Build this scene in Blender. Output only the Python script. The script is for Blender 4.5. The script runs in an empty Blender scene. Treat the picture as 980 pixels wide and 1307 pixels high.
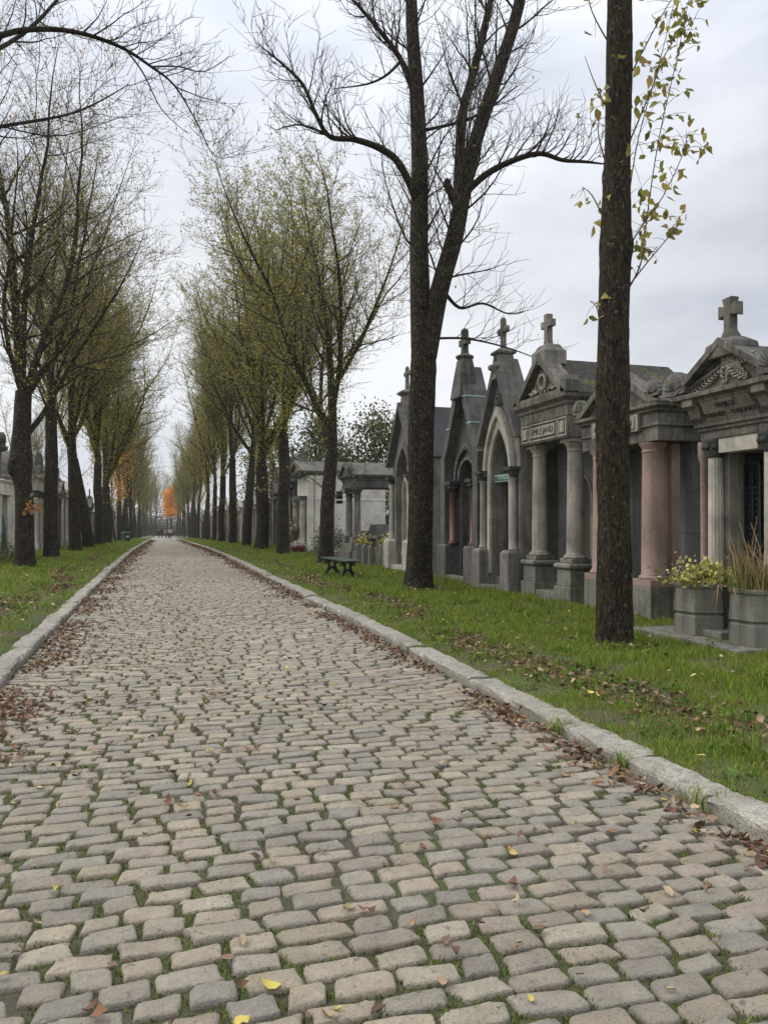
import bpy, bmesh, math, random
import numpy as np
from mathutils import Vector, Matrix, noise as mnoise

PI = math.pi
R = math.radians
scene = bpy.context.scene
COL = scene.collection
rng = np.random.default_rng(11)
random.seed(11)

# ------------------------------------------------------------------ terrain
KL, KR = -1.47, 2.87           # road edges (kerb faces)
KW = 0.25                      # kerb width
XC = 0.70
def zbase(y):
    y = np.minimum(np.asarray(y, dtype=float), 330.0)
    return -0.0145 * 6.0 * np.log1p(np.exp((y - 40.0) / 6.0))
def zroad(x, y):
    return zbase(y) + 0.085 * (1 - ((np.asarray(x) - XC) / 2.17) ** 2)
def zground(x, y):
    x = np.asarray(x, dtype=float)
    d = np.where(x > XC, x - (KR + KW), (KL - KW) - x)
    d = np.maximum(d, 0)
    wob = 0.015 * np.sin(x * 1.7 + np.asarray(y) * 0.9) + 0.012 * np.sin(np.asarray(y) * 2.1 - x * 1.1)
    return zbase(y) + 0.085 + 0.09 * (1 - np.exp(-d / 1.6)) + wob * np.minimum(d, 1)

# ------------------------------------------------------------------ mesh helpers
def mesh_arrays(name, V, quads=None, tris=None, col=None, smooth=False, mats=()):
    me = bpy.data.meshes.new(name)
    V = np.ascontiguousarray(V, dtype=np.float32)
    me.vertices.add(len(V)); me.vertices.foreach_set('co', V.ravel())
    idx = []; starts = []; n = 0
    if quads is not None and len(quads):
        q = np.ascontiguousarray(quads, dtype=np.int32)
        idx.append(q.ravel()); starts.append(np.arange(len(q), dtype=np.int32) * 4); n = q.size
    if tris is not None and len(tris):
        t = np.ascontiguousarray(tris, dtype=np.int32)
        idx.append(t.ravel()); starts.append(n + np.arange(len(t), dtype=np.int32) * 3)
    idx = np.concatenate(idx); starts = np.concatenate(starts)
    me.loops.add(len(idx)); me.loops.foreach_set('vertex_index', idx)
    me.polygons.add(len(starts)); me.polygons.foreach_set('loop_start', starts)
    if smooth:
        me.polygons.foreach_set('use_smooth', np.ones(len(starts), dtype=bool))
    if col is not None:
        a = me.color_attributes.new('col', 'FLOAT_COLOR', 'POINT')
        c = np.ones((len(V), 4), dtype=np.float32); c[:, :3] = col
        a.data.foreach_set('color', c.ravel())
    for m in mats: me.materials.append(m)
    me.update(calc_edges=True)
    return me

class MB:
    """collects shapes and links them as one mesh object"""
    def __init__(s): s.v = []; s.f = []; s.sm = []
    def add(s, vs, fs, smooth=False):
        o = len(s.v); s.v += [tuple(v) for v in vs]
        s.f += [tuple(i + o for i in f) for f in fs]; s.sm += [smooth] * len(fs)
    def box(s, x0, x1, y0, y1, z0, z1):
        s.add([(x0,y0,z0),(x1,y0,z0),(x1,y1,z0),(x0,y1,z0),(x0,y0,z1),(x1,y0,z1),(x1,y1,z1),(x0,y1,z1)],
              [(0,3,2,1),(4,5,6,7),(0,1,5,4),(1,2,6,5),(2,3,7,6),(3,0,4,7)])
    def taper(s, x0, x1, y0, y1, z0, z1, e):     # box whose top is expanded by e (negative: narrowed)
        s.add([(x0,y0,z0),(x1,y0,z0),(x1,y1,z0),(x0,y1,z0),(x0-e,y0-e,z1),(x1+e,y0-e,z1),(x1+e,y1+e,z1),(x0-e,y1+e,z1)],
              [(0,3,2,1),(4,5,6,7),(0,1,5,4),(1,2,6,5),(2,3,7,6),(3,0,4,7)])
    def prism(s, poly, y0, y1, close=True):      # polygon in x,z (counter-clockwise seen from the front) pushed in depth
        n = len(poly)
        vs = [(x, y0, z) for x, z in poly] + [(x, y1, z) for x, z in poly]
        fs = [(i, (i+1) % n + 0, (i+1) % n + n, i + n)[::-1] for i in range(n)]
        fs += [tuple(range(n)), tuple(range(2*n-1, n-1, -1))]
        s.add(vs, fs)
    def prism_y(s, poly, x0, x1):                # polygon in y,z pushed along x
        n = len(poly)
        vs = [(x0, y, z) for y, z in poly] + [(x1, y, z) for y, z in poly]
        fs = [(i, (i+1) % n, (i+1) % n + n, i + n) for i in range(n)]
        fs += [tuple(range(n-1, -1, -1)), tuple(range(n, 2*n))]
        s.add(vs, fs)
    def lathe(s, prof, cx=0, cy=0, n=24, flute=0.0, phase=0.0, smooth=True):
        vs = []; fs = []
        for r, z in prof:
            for k in range(n):
                a = 2*PI*(k + phase)/n
                rr = r * (1 - (flute if k % 2 else 0))
                vs.append((cx + rr*math.cos(a), cy + rr*math.sin(a), z))
        m = len(prof)
        for j in range(m-1):
            for k in range(n):
                k2 = (k+1) % n
                fs.append((j*n+k, j*n+k2, (j+1)*n+k2, (j+1)*n+k))
        s.add(vs, fs, smooth)
        o = len(s.v) - len(vs)
        s.f += [tuple(o + k for k in range(n-1, -1, -1)), tuple(o + (m-1)*n + k for k in range(n))]; s.sm += [False, False]
    def stack(s, x0, x1, y0, y1, prof):          # rectangular moulding: profile of (outset, z)
        vs = []; fs = []
        for o, z in prof:
            vs += [(x0-o,y0-o,z),(x1+o,y0-o,z),(x1+o,y1+o,z),(x0-o,y1+o,z)]
        for j in range(len(prof)-1):
            for k in range(4):
                fs.append((4*j+k, 4*j+(k+1)%4, 4*(j+1)+(k+1)%4, 4*(j+1)+k))
        m = len(prof)-1
        fs += [(3,2,1,0), (4*m,4*m+1,4*m+2,4*m+3)]
        s.add(vs, fs)
    def tube(s, pts, rad, n=8, smooth=True):
        V, Q = tube_np(np.array(pts, float), np.broadcast_to(np.array(rad, float), (len(pts),)), n)
        s.add(V.tolist(), Q.tolist(), smooth)
        o = len(s.v) - len(V)
        s.f += [tuple(o + k for k in range(n-1,-1,-1)), tuple(o + len(V)-n + k for k in range(n))]; s.sm += [False, False]
    def ball(s, c, r, sq=(1,1,1), n=10, m=7):
        prof = [(max(1e-4, math.sin(PI*i/m))*r, -math.cos(PI*i/m)*r) for i in range(m+1)]
        vs = []; fs = []
        for q, z in prof:
            for k in range(n):
                a = 2*PI*k/n; vs.append((c[0]+q*math.cos(a)*sq[0], c[1]+q*math.sin(a)*sq[1], c[2]+z*sq[2]))
        for j in range(m):
            for k in range(n):
                fs.append((j*n+k, j*n+(k+1)%n, (j+1)*n+(k+1)%n, (j+1)*n+k))
        s.add(vs, fs, True)
    def torus(s, c, R0, r, n=24, m=8):           # ring in the x,z plane
        vs = []; fs = []
        for i in range(n):
            a = 2*PI*i/n
            for j in range(m):
                b = 2*PI*j/m; q = R0 + r*math.cos(b)
                vs.append((c[0]+q*math.cos(a), c[1]+r*math.sin(b), c[2]+q*math.sin(a)))
        for i in range(n):
            for j in range(m):
                fs.append((i*m+j, ((i+1)%n)*m+j, ((i+1)%n)*m+(j+1)%m, i*m+(j+1)%m))
        s.add(vs, fs, True)
    def build(s, name, mat, parent=None, bevel=0.0, label=None):
        me = bpy.data.meshes.new(name)
        me.from_pydata(s.v, [], s.f)
        me.polygons.foreach_set('use_smooth', np.array(s.sm, dtype=bool))
        bm = bmesh.new(); bm.from_mesh(me); bmesh.ops.recalc_face_normals(bm, faces=bm.faces); bm.to_mesh(me); bm.free()
        me.materials.append(mat); me.update()
        o = bpy.data.objects.new(name, me); COL.objects.link(o)
        if parent: o.parent = parent
        if bevel:
            b = o.modifiers.new('Bevel', 'BEVEL'); b.width = bevel; b.segments = 2; b.limit_method = 'ANGLE'; b.angle_limit = R(35); b.use_clamp_overlap = True
        if label: o['label'] = label
        return o

def tube_np(P, rad, n):
    m = len(P)
    T = np.empty_like(P); T[1:-1] = P[2:] - P[:-2]; T[0] = P[1]-P[0]; T[-1] = P[-1]-P[-2]
    T /= np.linalg.norm(T, axis=1, keepdims=True) + 1e-9
    ref = np.array([0, 0, 1.0]) if abs(T[0][2]) < 0.8 else np.array([1.0, 0, 0])
    N = np.empty_like(P); a = np.cross(T[0], ref); a /= np.linalg.norm(a); N[0] = a
    for i in range(1, m):
        a = a - T[i]*np.dot(a, T[i]); a /= np.linalg.norm(a) + 1e-9; N[i] = a
    B = np.cross(T, N)
    ang = np.arange(n) * (2*PI/n)
    V = P[:, None, :] + rad[:, None, None]*(np.cos(ang)[None, :, None]*N[:, None, :] + np.sin(ang)[None, :, None]*B[:, None, :])
    i = np.arange(m-1)[:, None]*n; k = np.arange(n)[None, :]; k2 = (k+1) % n
    Q = np.stack([i+k, i+k2, i+n+k2, i+n+k], -1).reshape(-1, 4)
    return V.reshape(-1, 3), Q

def obj(name, me, parent=None):
    o = bpy.data.objects.new(name, me); COL.objects.link(o)
    if parent: o.parent = parent
    return o
def tag(o, label=None, cat=None, group=None, kind=None):
    if label: o['label'] = label
    if cat: o['category'] = cat
    if group: o['group'] = group
    if kind: o['kind'] = kind
    return o
def thing(name, label, cat, loc=(0,0,0), rz=0.0, group=None):
    o = bpy.data.objects.new(name, None); COL.objects.link(o); o.empty_display_size = 0.2
    o.location = loc; o.rotation_euler = (0, 0, rz)
    return tag(o, label, cat, group)
def copy_tree(o, parent=None):
    c = o.copy(); COL.objects.link(c)
    if parent: c.parent = parent
    for ch in list(o.children): copy_tree(ch, c)
    return c

# ------------------------------------------------------------------ materials
def newmat(name):
    m = bpy.data.materials.new(name); m.use_nodes = True
    nt = m.node_tree; return m, nt, nt.nodes, nt.links, nt.nodes['Principled BSDF']
def N_(nodes, t, **kw):
    n = nodes.new(t)
    for k, v in kw.items():
        if k in n.inputs: n.inputs[k].default_value = v
        else: setattr(n, k, v)
    return n
def ramp(nodes, stops):
    r = nodes.new('ShaderNodeValToRGB'); e = r.color_ramp.elements
    while len(e) < len(stops): e.new(0.5)
    for q, (p, c) in zip(e, stops):
        q.position = p; q.color = (c[0], c[1], c[2], 1) if not isinstance(c, (int, float)) else (c, c, c, 1)
    return r
def mixc(nodes, links, fac, a, b, mode='MIX'):
    m = nodes.new('ShaderNodeMix'); m.data_type = 'RGBA'; m.blend_type = mode
    for sock, v in ((0, fac), (6, a), (7, b)):
        if isinstance(v, (int, float)): m.inputs[sock].default_value = v
        elif isinstance(v, tuple): m.inputs[sock].default_value = (v[0], v[1], v[2], 1)
        else: links.new(v, m.inputs[sock])
    return m.outputs[2]
def coords(nodes, links, scale=(1,1,1), use='Object'):
    tc = nodes.new('ShaderNodeTexCoord'); mp = nodes.new('ShaderNodeMapping'); mp.inputs['Scale'].default_value = scale
    links.new(tc.outputs[use], mp.inputs['Vector']); return mp.outputs['Vector']
def noise(nodes, links, vec, scale, detail=6, rough=0.6):
    n = nodes.new('ShaderNodeTexNoise'); n.inputs['Scale'].default_value = scale; n.inputs['Detail'].default_value = detail
    n.inputs['Roughness'].default_value = rough; links.new(vec, n.inputs['Vector']); return n.outputs['Fac']
def bump(nodes, links, bsdf, h, strength=0.4, dist=0.02):
    b = nodes.new('ShaderNodeBump'); b.inputs['Strength'].default_value = strength; b.inputs['Distance'].default_value = dist
    links.new(h, b.inputs['Height']); links.new(b.outputs['Normal'], bsdf.inputs['Normal'])

def stone(name, base, dark=(0.03,0.03,0.028), streak=0.6, moss=0.0, pale=None, rough=0.85, joints=False, speck=0.0):
    m, nt, nd, lk, bs = newmat(name)
    v = coords(nd, lk)
    big = noise(nd, lk, v, 1.3, 5); fine = noise(nd, lk, v, 38, 5, 0.7); mid = noise(nd, lk, v, 7, 6, 0.65)
    c = mixc(nd, lk, ramp_out(nd, lk, big, 0.3, 0.7), tuple(x*0.72 for x in base), tuple(min(1, x*1.25) for x in base))
    if pale:
        c = mixc(nd, lk, ramp_out(nd, lk, mid, 0.52, 0.68), c, pale)
    vs = coords(nd, lk, (6, 6, 0.45)); st = noise(nd, lk, vs, 1.6, 6, 0.65)
    f = nd.new('ShaderNodeMath'); f.operation = 'MULTIPLY'; f.inputs[1].default_value = streak
    lk.new(ramp_out(nd, lk, st, 0.45, 0.72), f.inputs[0])
    c = mixc(nd, lk, f.outputs[0], c, dark)
    c = mixc(nd, lk, ramp_out(nd, lk, fine, 0.3, 0.75), mixc(nd, lk, 1.0, c, (0.72,0.72,0.72), 'MULTIPLY'), c)
    if speck:
        w = nd.new('ShaderNodeTexVoronoi'); w.inputs['Scale'].default_value = 150; lk.new(v, w.inputs['Vector'])
        bw = nd.new('ShaderNodeSeparateColor'); lk.new(w.outputs['Color'], bw.inputs[0])
        c = mixc(nd, lk, ramp_out(nd, lk, bw.outputs[0], 0.55, 0.6), c, mixc(nd, lk, speck, c, (0.07,0.06,0.055)))
        c = mixc(nd, lk, ramp_out(nd, lk, bw.outputs[1], 0.8, 0.84), c, mixc(nd, lk, speck, c, (0.62,0.58,0.54)))
    if moss:
        mo = noise(nd, lk, v, 3.2, 8, 0.7)
        c = mixc(nd, lk, ramp_out(nd, lk, mo, 0.62-0.2*moss, 0.70-0.2*moss), c, (0.055,0.06,0.018))
        li = noise(nd, lk, v, 11, 6, 0.7)
        c = mixc(nd, lk, ramp_out(nd, lk, li, 0.58, 0.66), c, (0.22,0.215,0.17))
    h = fine
    lo = noise(nd, lk, v, 2.3, 8, 0.72); lf = nd.new('ShaderNodeMath'); lf.operation = 'MULTIPLY'; lf.inputs[1].default_value = min(1.0, streak*0.75); lk.new(ramp_out(nd, lk, lo, 0.48, 0.62), lf.inputs[0])
    c = mixc(nd, lk, lf.outputs[0], c, tuple(x*1.4 for x in dark))
    sp_ = noise(nd, lk, v, 24, 6, 0.75); sf = nd.new('ShaderNodeMath'); sf.operation = 'MULTIPLY'; sf.inputs[1].default_value = streak*0.5; lk.new(ramp_out(nd, lk, sp_, 0.60, 0.66), sf.inputs[0])
    c = mixc(nd, lk, sf.outputs[0], c, tuple(min(.7, x*1.5) for x in base))
    if joints:
        br = nd.new('ShaderNodeTexBrick'); br.inputs['Scale'].default_value = 1.0; br.inputs['Mortar Size'].default_value = 0.006
        br.inputs['Brick Width'].default_value = 0.9; br.inputs['Row Height'].default_value = 0.62
        sx = nd.new('ShaderNodeSeparateXYZ'); cb = nd.new('ShaderNodeCombineXYZ'); ad = nd.new('ShaderNodeMath'); ad.operation = 'ADD'
        tc = nd.new('ShaderNodeTexCoord'); lk.new(tc.outputs['Object'], sx.inputs[0])
        lk.new(sx.outputs[0], ad.inputs[0]); lk.new(sx.outputs[1], ad.inputs[1]); lk.new(ad.outputs[0], cb.inputs[0]); lk.new(sx.outputs[2], cb.inputs[1])
        lk.new(cb.outputs[0], br.inputs['Vector'])
        c = mixc(nd, lk, br.outputs['Fac'], c, tuple(x*0.45 for x in base))
    lk.new(c, bs.inputs['Base Color']); bs.inputs['Roughness'].default_value = rough
    bs.inputs['Specular IOR Level'].default_value = 0.3
    ad2 = nd.new('ShaderNodeMath'); ad2.operation = 'ADD'; lk.new(fine, ad2.inputs[0]); lk.new(mid, ad2.inputs[1])
    bump(nd, lk, bs, ad2.outputs[0], 0.35, 0.02)
    return m
def ramp_out(nd, lk, val, lo, hi):
    r = nd.new('ShaderNodeMapRange'); r.inputs['From Min'].default_value = lo; r.inputs['From Max'].default_value = hi
    lk.new(val, r.inputs['Value']); return r.outputs['Result']

def plain(name, base, rough=0.6, metal=0.0, var=0.25, scale=14, bumpy=0.1):
    m, nt, nd, lk, bs = newmat(name); v = coords(nd, lk); n = noise(nd, lk, v, scale, 6)
    c = mixc(nd, lk, ramp_out(nd, lk, n, 0.3, 0.7), tuple(x*(1-var) for x in base), tuple(min(1, x*(1+var)) for x in base))
    lk.new(c, bs.inputs['Base Color']); bs.inputs['Roughness'].default_value = rough; bs.inputs['Metallic'].default_value = metal
    if bumpy: bump(nd, lk, bs, n, bumpy, 0.01)
    return m

def leafmat(name, rough=0.6, gain=1.0, trans=0.25):
    m, nt, nd, lk, bs = newmat(name)
    a = nd.new('ShaderNodeVertexColor'); a.layer_name = 'col'
    lk.new(a.outputs['Color'], bs.inputs['Base Color']); bs.inputs['Roughness'].default_value = rough
    bs.inputs['Specular IOR Level'].default_value = 0.25
    if trans:
        t = nd.new('ShaderNodeBsdfTranslucent'); lk.new(a.outputs['Color'], t.inputs['Color'])
        mx = nd.new('ShaderNodeMixShader'); mx.inputs[0].default_value = trans
        out = nd['Material Output']; lk.new(bs.outputs[0], mx.inputs[1]); lk.new(t.outputs[0], mx.inputs[2]); lk.new(mx.outputs[0], out.inputs['Surface'])
    return m

def bark(name, base=(0.075,0.06,0.045), lichen=0.5, mossy=0.5, zs=0.22, sc=26):
    m, nt, nd, lk, bs = newmat(name)
    v = coords(nd, lk, (1, 1, zs)); v1 = coords(nd, lk)
    fis = noise(nd, lk, v, sc, 7, 0.7); big = noise(nd, lk, v1, 1.6, 5); sp = noise(nd, lk, v1, 17, 7, 0.75); mo = noise(nd, lk, v1, 3.2, 7, 0.7)
    c = mixc(nd, lk, ramp_out(nd, lk, fis, 0.40, 0.60), tuple(x*0.18 for x in base), tuple(x*1.6 for x in base))
    c = mixc(nd, lk, ramp_out(nd, lk, big, 0.35, 0.7), mixc(nd, lk, 1.0, c, (0.7,0.7,0.72), 'MULTIPLY'), c)
    f = nd.new('ShaderNodeMath'); f.operation = 'MULTIPLY'; f.inputs[1].default_value = mossy; lk.new(ramp_out(nd, lk, mo, 0.5, 0.66), f.inputs[0])
    c = mixc(nd, lk, f.outputs[0], c, (0.06,0.062,0.016))
    f = nd.new('ShaderNodeMath'); f.operation = 'MULTIPLY'; f.inputs[1].default_value = lichen; lk.new(ramp_out(nd, lk, sp, 0.585, 0.635), f.inputs[0])
    c = mixc(nd, lk, f.outputs[0], c, (0.27,0.275,0.22))
    lk.new(c, bs.inputs['Base Color']); bs.inputs['Roughness'].default_value = 0.9; bs.inputs['Specular IOR Level'].default_value = 0.2
    bump(nd, lk, bs, fis, 1.0, 0.07)
    return m

def roofmat():
    m, nt, nd, lk, bs = newmat('mossy stone roof'); v = coords(nd, lk)
    a = noise(nd, lk, v, 19, 8, 0.75); b = noise(nd, lk, v, 2.6, 7, 0.7); d = noise(nd, lk, v, 33, 6, 0.7); e = noise(nd, lk, v, 5.5, 7, 0.7)
    c = mixc(nd, lk, ramp_out(nd, lk, a, 0.42, 0.58), (0.022,0.021,0.019), (0.085,0.08,0.07))
    c = mixc(nd, lk, ramp_out(nd, lk, d, 0.58, 0.64), c, (0.30,0.28,0.235))
    c = mixc(nd, lk, ramp_out(nd, lk, e, 0.54, 0.62), c, (0.10,0.055,0.028))
    c = mixc(nd, lk, ramp_out(nd, lk, b, 0.55, 0.63), c, mixc(nd, lk, ramp_out(nd, lk, a, 0.4, 0.6), (0.06,0.06,0.012), (0.20,0.185,0.025)))
    lk.new(c, bs.inputs['Base Color']); bs.inputs['Roughness'].default_value = 0.95; bump(nd, lk, bs, a, 1.0, 0.09); return m
M = {}
M['stone_dark'] = stone('sooty stone', (0.155,0.15,0.138), streak=0.65, dark=(0.025,0.025,0.023), pale=(0.21,0.20,0.175))
M['stone_warm'] = stone('weathered limestone', (0.41,0.375,0.315), streak=0.6, dark=(0.075,0.07,0.06))
M['stone_grey'] = stone('grey limestone', (0.265,0.245,0.21), streak=0.7, dark=(0.05,0.048,0.043), pale=(0.36,0.33,0.28))
M['stone_mid'] = stone('soot streaked limestone', (0.20,0.185,0.155), streak=0.95, dark=(0.035,0.034,0.03), pale=(0.30,0.275,0.23))
M['stone_greyj'] = stone('grey jointed ashlar', (0.20,0.205,0.198), streak=0.3, joints=True)
M['stone_pale'] = stone('pale limestone', (0.60,0.555,0.47), dark=(0.09,0.085,0.07), streak=0.45)
M['stone_white'] = stone('whitish rendered stone', (0.88,0.80,0.71), dark=(0.5,0.42,0.34), streak=0.2)
M['stone_black'] = stone('blackened stone', (0.075,0.075,0.072), streak=0.4, pale=(0.12,0.12,0.11))
M['stone_plinth'] = stone('algae stained plinth stone', (0.25,0.24,0.20), streak=0.75, dark=(0.035,0.04,0.028))
M['stone_moss'] = stone('mossy stone', (0.21,0.20,0.175), streak=0.35, moss=0.35)
M['roof_moss'] = roofmat()
M['roof_dark'] = stone('dark slate roof', (0.075,0.077,0.08), streak=0.25)
M['pink'] = stone('pink granite', (0.41,0.275,0.225), dark=(0.17,0.115,0.095), streak=0.45, rough=0.42, speck=0.3)
M['redcol'] = stone('red marble', (0.19,0.085,0.065), dark=(0.08,0.03,0.03), streak=0.2, rough=0.5, speck=0.15)
M['pinkwall'] = stone('pinkish stone', (0.22,0.15,0.14), streak=0.35)
M['letter'] = plain('engraved lettering', (0.035,0.032,0.028), 0.9, bumpy=0)
M['iron'] = plain('black iron', (0.02,0.022,0.026), 0.55, 0.2)
M['bronze'] = plain('green bronze', (0.075,0.13,0.115), 0.65, 0.0, var=0.45, scale=6)
M['verdigris'] = plain('verdigris strip', (0.38,0.52,0.46), 0.7)
M['void'] = plain('dark interior', (0.012,0.012,0.013), 0.9, bumpy=0)
M['door'] = plain('dark door', (0.03,0.028,0.027), 0.6, var=0.4)
M['doorbrown'] = plain('rusty brown door', (0.07,0.045,0.036), 0.7, var=0.4, scale=5)
M['glass'] = plain('leaded dark glass', (0.03,0.045,0.06), 0.2, var=0.7, scale=22)
M['bench'] = plain('green bench paint', (0.010,0.026,0.019), 0.4, var=0.3)
M['benchtop'] = plain('worn green bench top', (0.034,0.055,0.04), 0.5, var=0.35)
M['bin'] = plain('green plastic', (0.012,0.06,0.05), 0.5)
M['rubber'] = plain('black rubber', (0.02,0.02,0.02), 0.8)
M['soil'] = plain('dark soil', (0.05,0.036,0.024), 0.95, var=0.4)
M['bark'] = bark('fissured bark', (0.066,0.05,0.033), lichen=0.75, mossy=0.6, zs=0.26, sc=46)
M['bark_dark'] = bark('dark bark', (0.050,0.038,0.026), lichen=0.75, mossy=0.6, zs=0.26, sc=38)
M['twig'] = plain('twig bark', (0.085,0.07,0.05), 0.9, bumpy=0)
M['leaf'] = leafmat('thin autumn leaf', trans=0.42)
M['litter'] = leafmat('dry leaf litter', 0.75, trans=0.08)
M['grassblade'] = leafmat('grass blade', 0.55, trans=0.3)
M['flower'] = leafmat('petals', 0.6, trans=0.2)
# ------------------------------------------------------------------ setting: ground, road, kerbs
def ground_mat():
    m, nt, nd, lk, bs = newmat('turf and soil'); v = coords(nd, lk)
    a = noise(nd, lk, v, 0.9, 7, 0.65); b = noise(nd, lk, v, 14, 7, 0.7)
    c = mixc(nd, lk, ramp_out(nd, lk, b, 0.3, 0.7), (0.04,0.05,0.015), (0.085,0.105,0.03))
    c = mixc(nd, lk, ramp_out(nd, lk, a, 0.46, 0.62), c, (0.075,0.052,0.033))
    lk.new(c, bs.inputs['Base Color']); bs.inputs['Roughness'].default_value = 0.95; bump(nd, lk, bs, b, 0.6, 0.04); return m
def joint_mat():
    m, nt, nd, lk, bs = newmat('mossy joint soil'); v = coords(nd, lk)
    a = noise(nd, lk, v, 1.1, 7, 0.7); b = noise(nd, lk, v, 40, 6, 0.7); 
    c = mixc(nd, lk, ramp_out(nd, lk, b, 0.3, 0.7), (0.04,0.033,0.024), (0.09,0.075,0.055))
    c = mixc(nd, lk, ramp_out(nd, lk, a, 0.42, 0.62), c, mixc(nd, lk, ramp_out(nd, lk, b, 0.35, 0.7), (0.035,0.05,0.012), (0.09,0.12,0.03)))
    lk.new(c, bs.inputs['Base Color']); bs.inputs['Roughness'].default_value = 0.95; bump(nd, lk, bs, b, 0.7, 0.02); return m
def cobble_mat():
    m, nt, nd, lk, bs = newmat('worn sandstone setts')
    a = nd.new('ShaderNodeVertexColor'); a.layer_name = 'col'; v = coords(nd, lk)
    n1 = noise(nd, lk, v, 9, 7, 0.65); n2 = noise(nd, lk, v, 70, 5, 0.7); n3 = noise(nd, lk, v, 26, 6, 0.7)
    c = mixc(nd, lk, ramp_out(nd, lk, n1, 0.3, 0.7), mixc(nd, lk, 1.0, a.outputs['Color'], (0.70,0.70,0.71), 'MULTIPLY'), a.outputs['Color'])
    c = mixc(nd, lk, ramp_out(nd, lk, n2, 0.35, 0.65), mixc(nd, lk, 1.0, c, (0.8,0.8,0.8), 'MULTIPLY'), c)
    f = nd.new('ShaderNodeMath'); f.operation = 'MULTIPLY'; f.inputs[1].default_value = 0.75; lk.new(ramp_out(nd, lk, n3, 0.58, 0.68), f.inputs[0])
    c = mixc(nd, lk, f.outputs[0], c, (0.13,0.105,0.08))
    vo = nd.new('ShaderNodeTexVoronoi'); vo.feature = 'DISTANCE_TO_EDGE'; vo.inputs['Scale'].default_value = 13; lk.new(v, vo.inputs['Vector'])
    cr = nd.new('ShaderNodeMath'); cr.operation = 'MULTIPLY'; lk.new(ramp_out(nd, lk, vo.outputs['Distance'], 0.022, 0.0), cr.inputs[0]); lk.new(ramp_out(nd, lk, n1, 0.56, 0.72), cr.inputs[1])
    c = mixc(nd, lk, cr.outputs[0], c, (0.10,0.085,0.07))
    lk.new(c, bs.inputs['Base Color'])
    r = nd.new('ShaderNodeMapRange'); r.inputs['To Min'].default_value = 0.5; r.inputs['To Max'].default_value = 0.8; lk.new(n1, r.inputs['Value']); lk.new(r.outputs[0], bs.inputs['Roughness'])
    bs.inputs['Specular IOR Level'].default_value = 0.35
    ad = nd.new('ShaderNodeMath'); ad.operation = 'ADD'; lk.new(n2, ad.inputs[0]); lk.new(n3, ad.inputs[1])
    bump(nd, lk, bs, ad.outputs[0], 0.85, 0.025); return m

M['ground'] = ground_mat(); M['joint'] = joint_mat(); M['cobble'] = cobble_mat()
M['kerb'] = stone('granite kerb', (0.36,0.335,0.28), dark=(0.10,0.09,0.06), streak=0.55, pale=(0.44,0.41,0.35), speck=0.35)

def grid_mesh(name, xs, ys, zf, mat):
    X, Y = np.meshgrid(xs, ys); Z = zf(X, Y)
    V = np.stack([X, Y, Z], -1).reshape(-1, 3); nx, ny = len(xs), len(ys)
    i = np.arange(ny-1)[:, None]*nx + np.arange(nx-1)[None, :]
    Q = np.stack([i, i+1, i+nx+1, i+nx], -1).reshape(-1, 4)
    return mesh_arrays(name, V, Q, smooth=True, mats=[mat])
xs = np.array([-900,-300,-120,-60,-35,-20,-14,-10,-8,-7,-6.5,-6,-5.5,-5,-4.5,-4,-3.5,-3,-2.6,-2.3,-2,-1.71,-1.60,-1.0,0,1,2.4,3.0,3.11,3.4,3.7,4,4.3,4.6,5,5.4,5.8,6.2,6.6,7,7.5,8,9,10,12,15,20,35,60,120,300,900.])
ys = np.concatenate([np.arange(-30, 3, 4), np.arange(3, 30, 0.5), np.arange(30, 70, 2), np.arange(70, 200, 8), np.array([220,260,330,500,900.])])
def zg2(X, Y):
    inside = (X > -1.65) & (X < 3.05)
    return np.where(inside, zbase(Y) - 0.2, zground(X, Y))
tag(obj('ground', grid_mesh('ground', xs, ys, zg2, M['ground'])), kind='structure')
rxs = np.linspace(KL-0.05, KR+0.05, 13)
rys = np.concatenate([np.arange(-4, 60, 1.0), np.arange(60, 340, 5.0)])
tag(obj('road_bed', grid_mesh('road_bed', rxs, rys, lambda X, Y: zroad(X, Y) - 0.013, M['joint'])), kind='structure')

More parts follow.
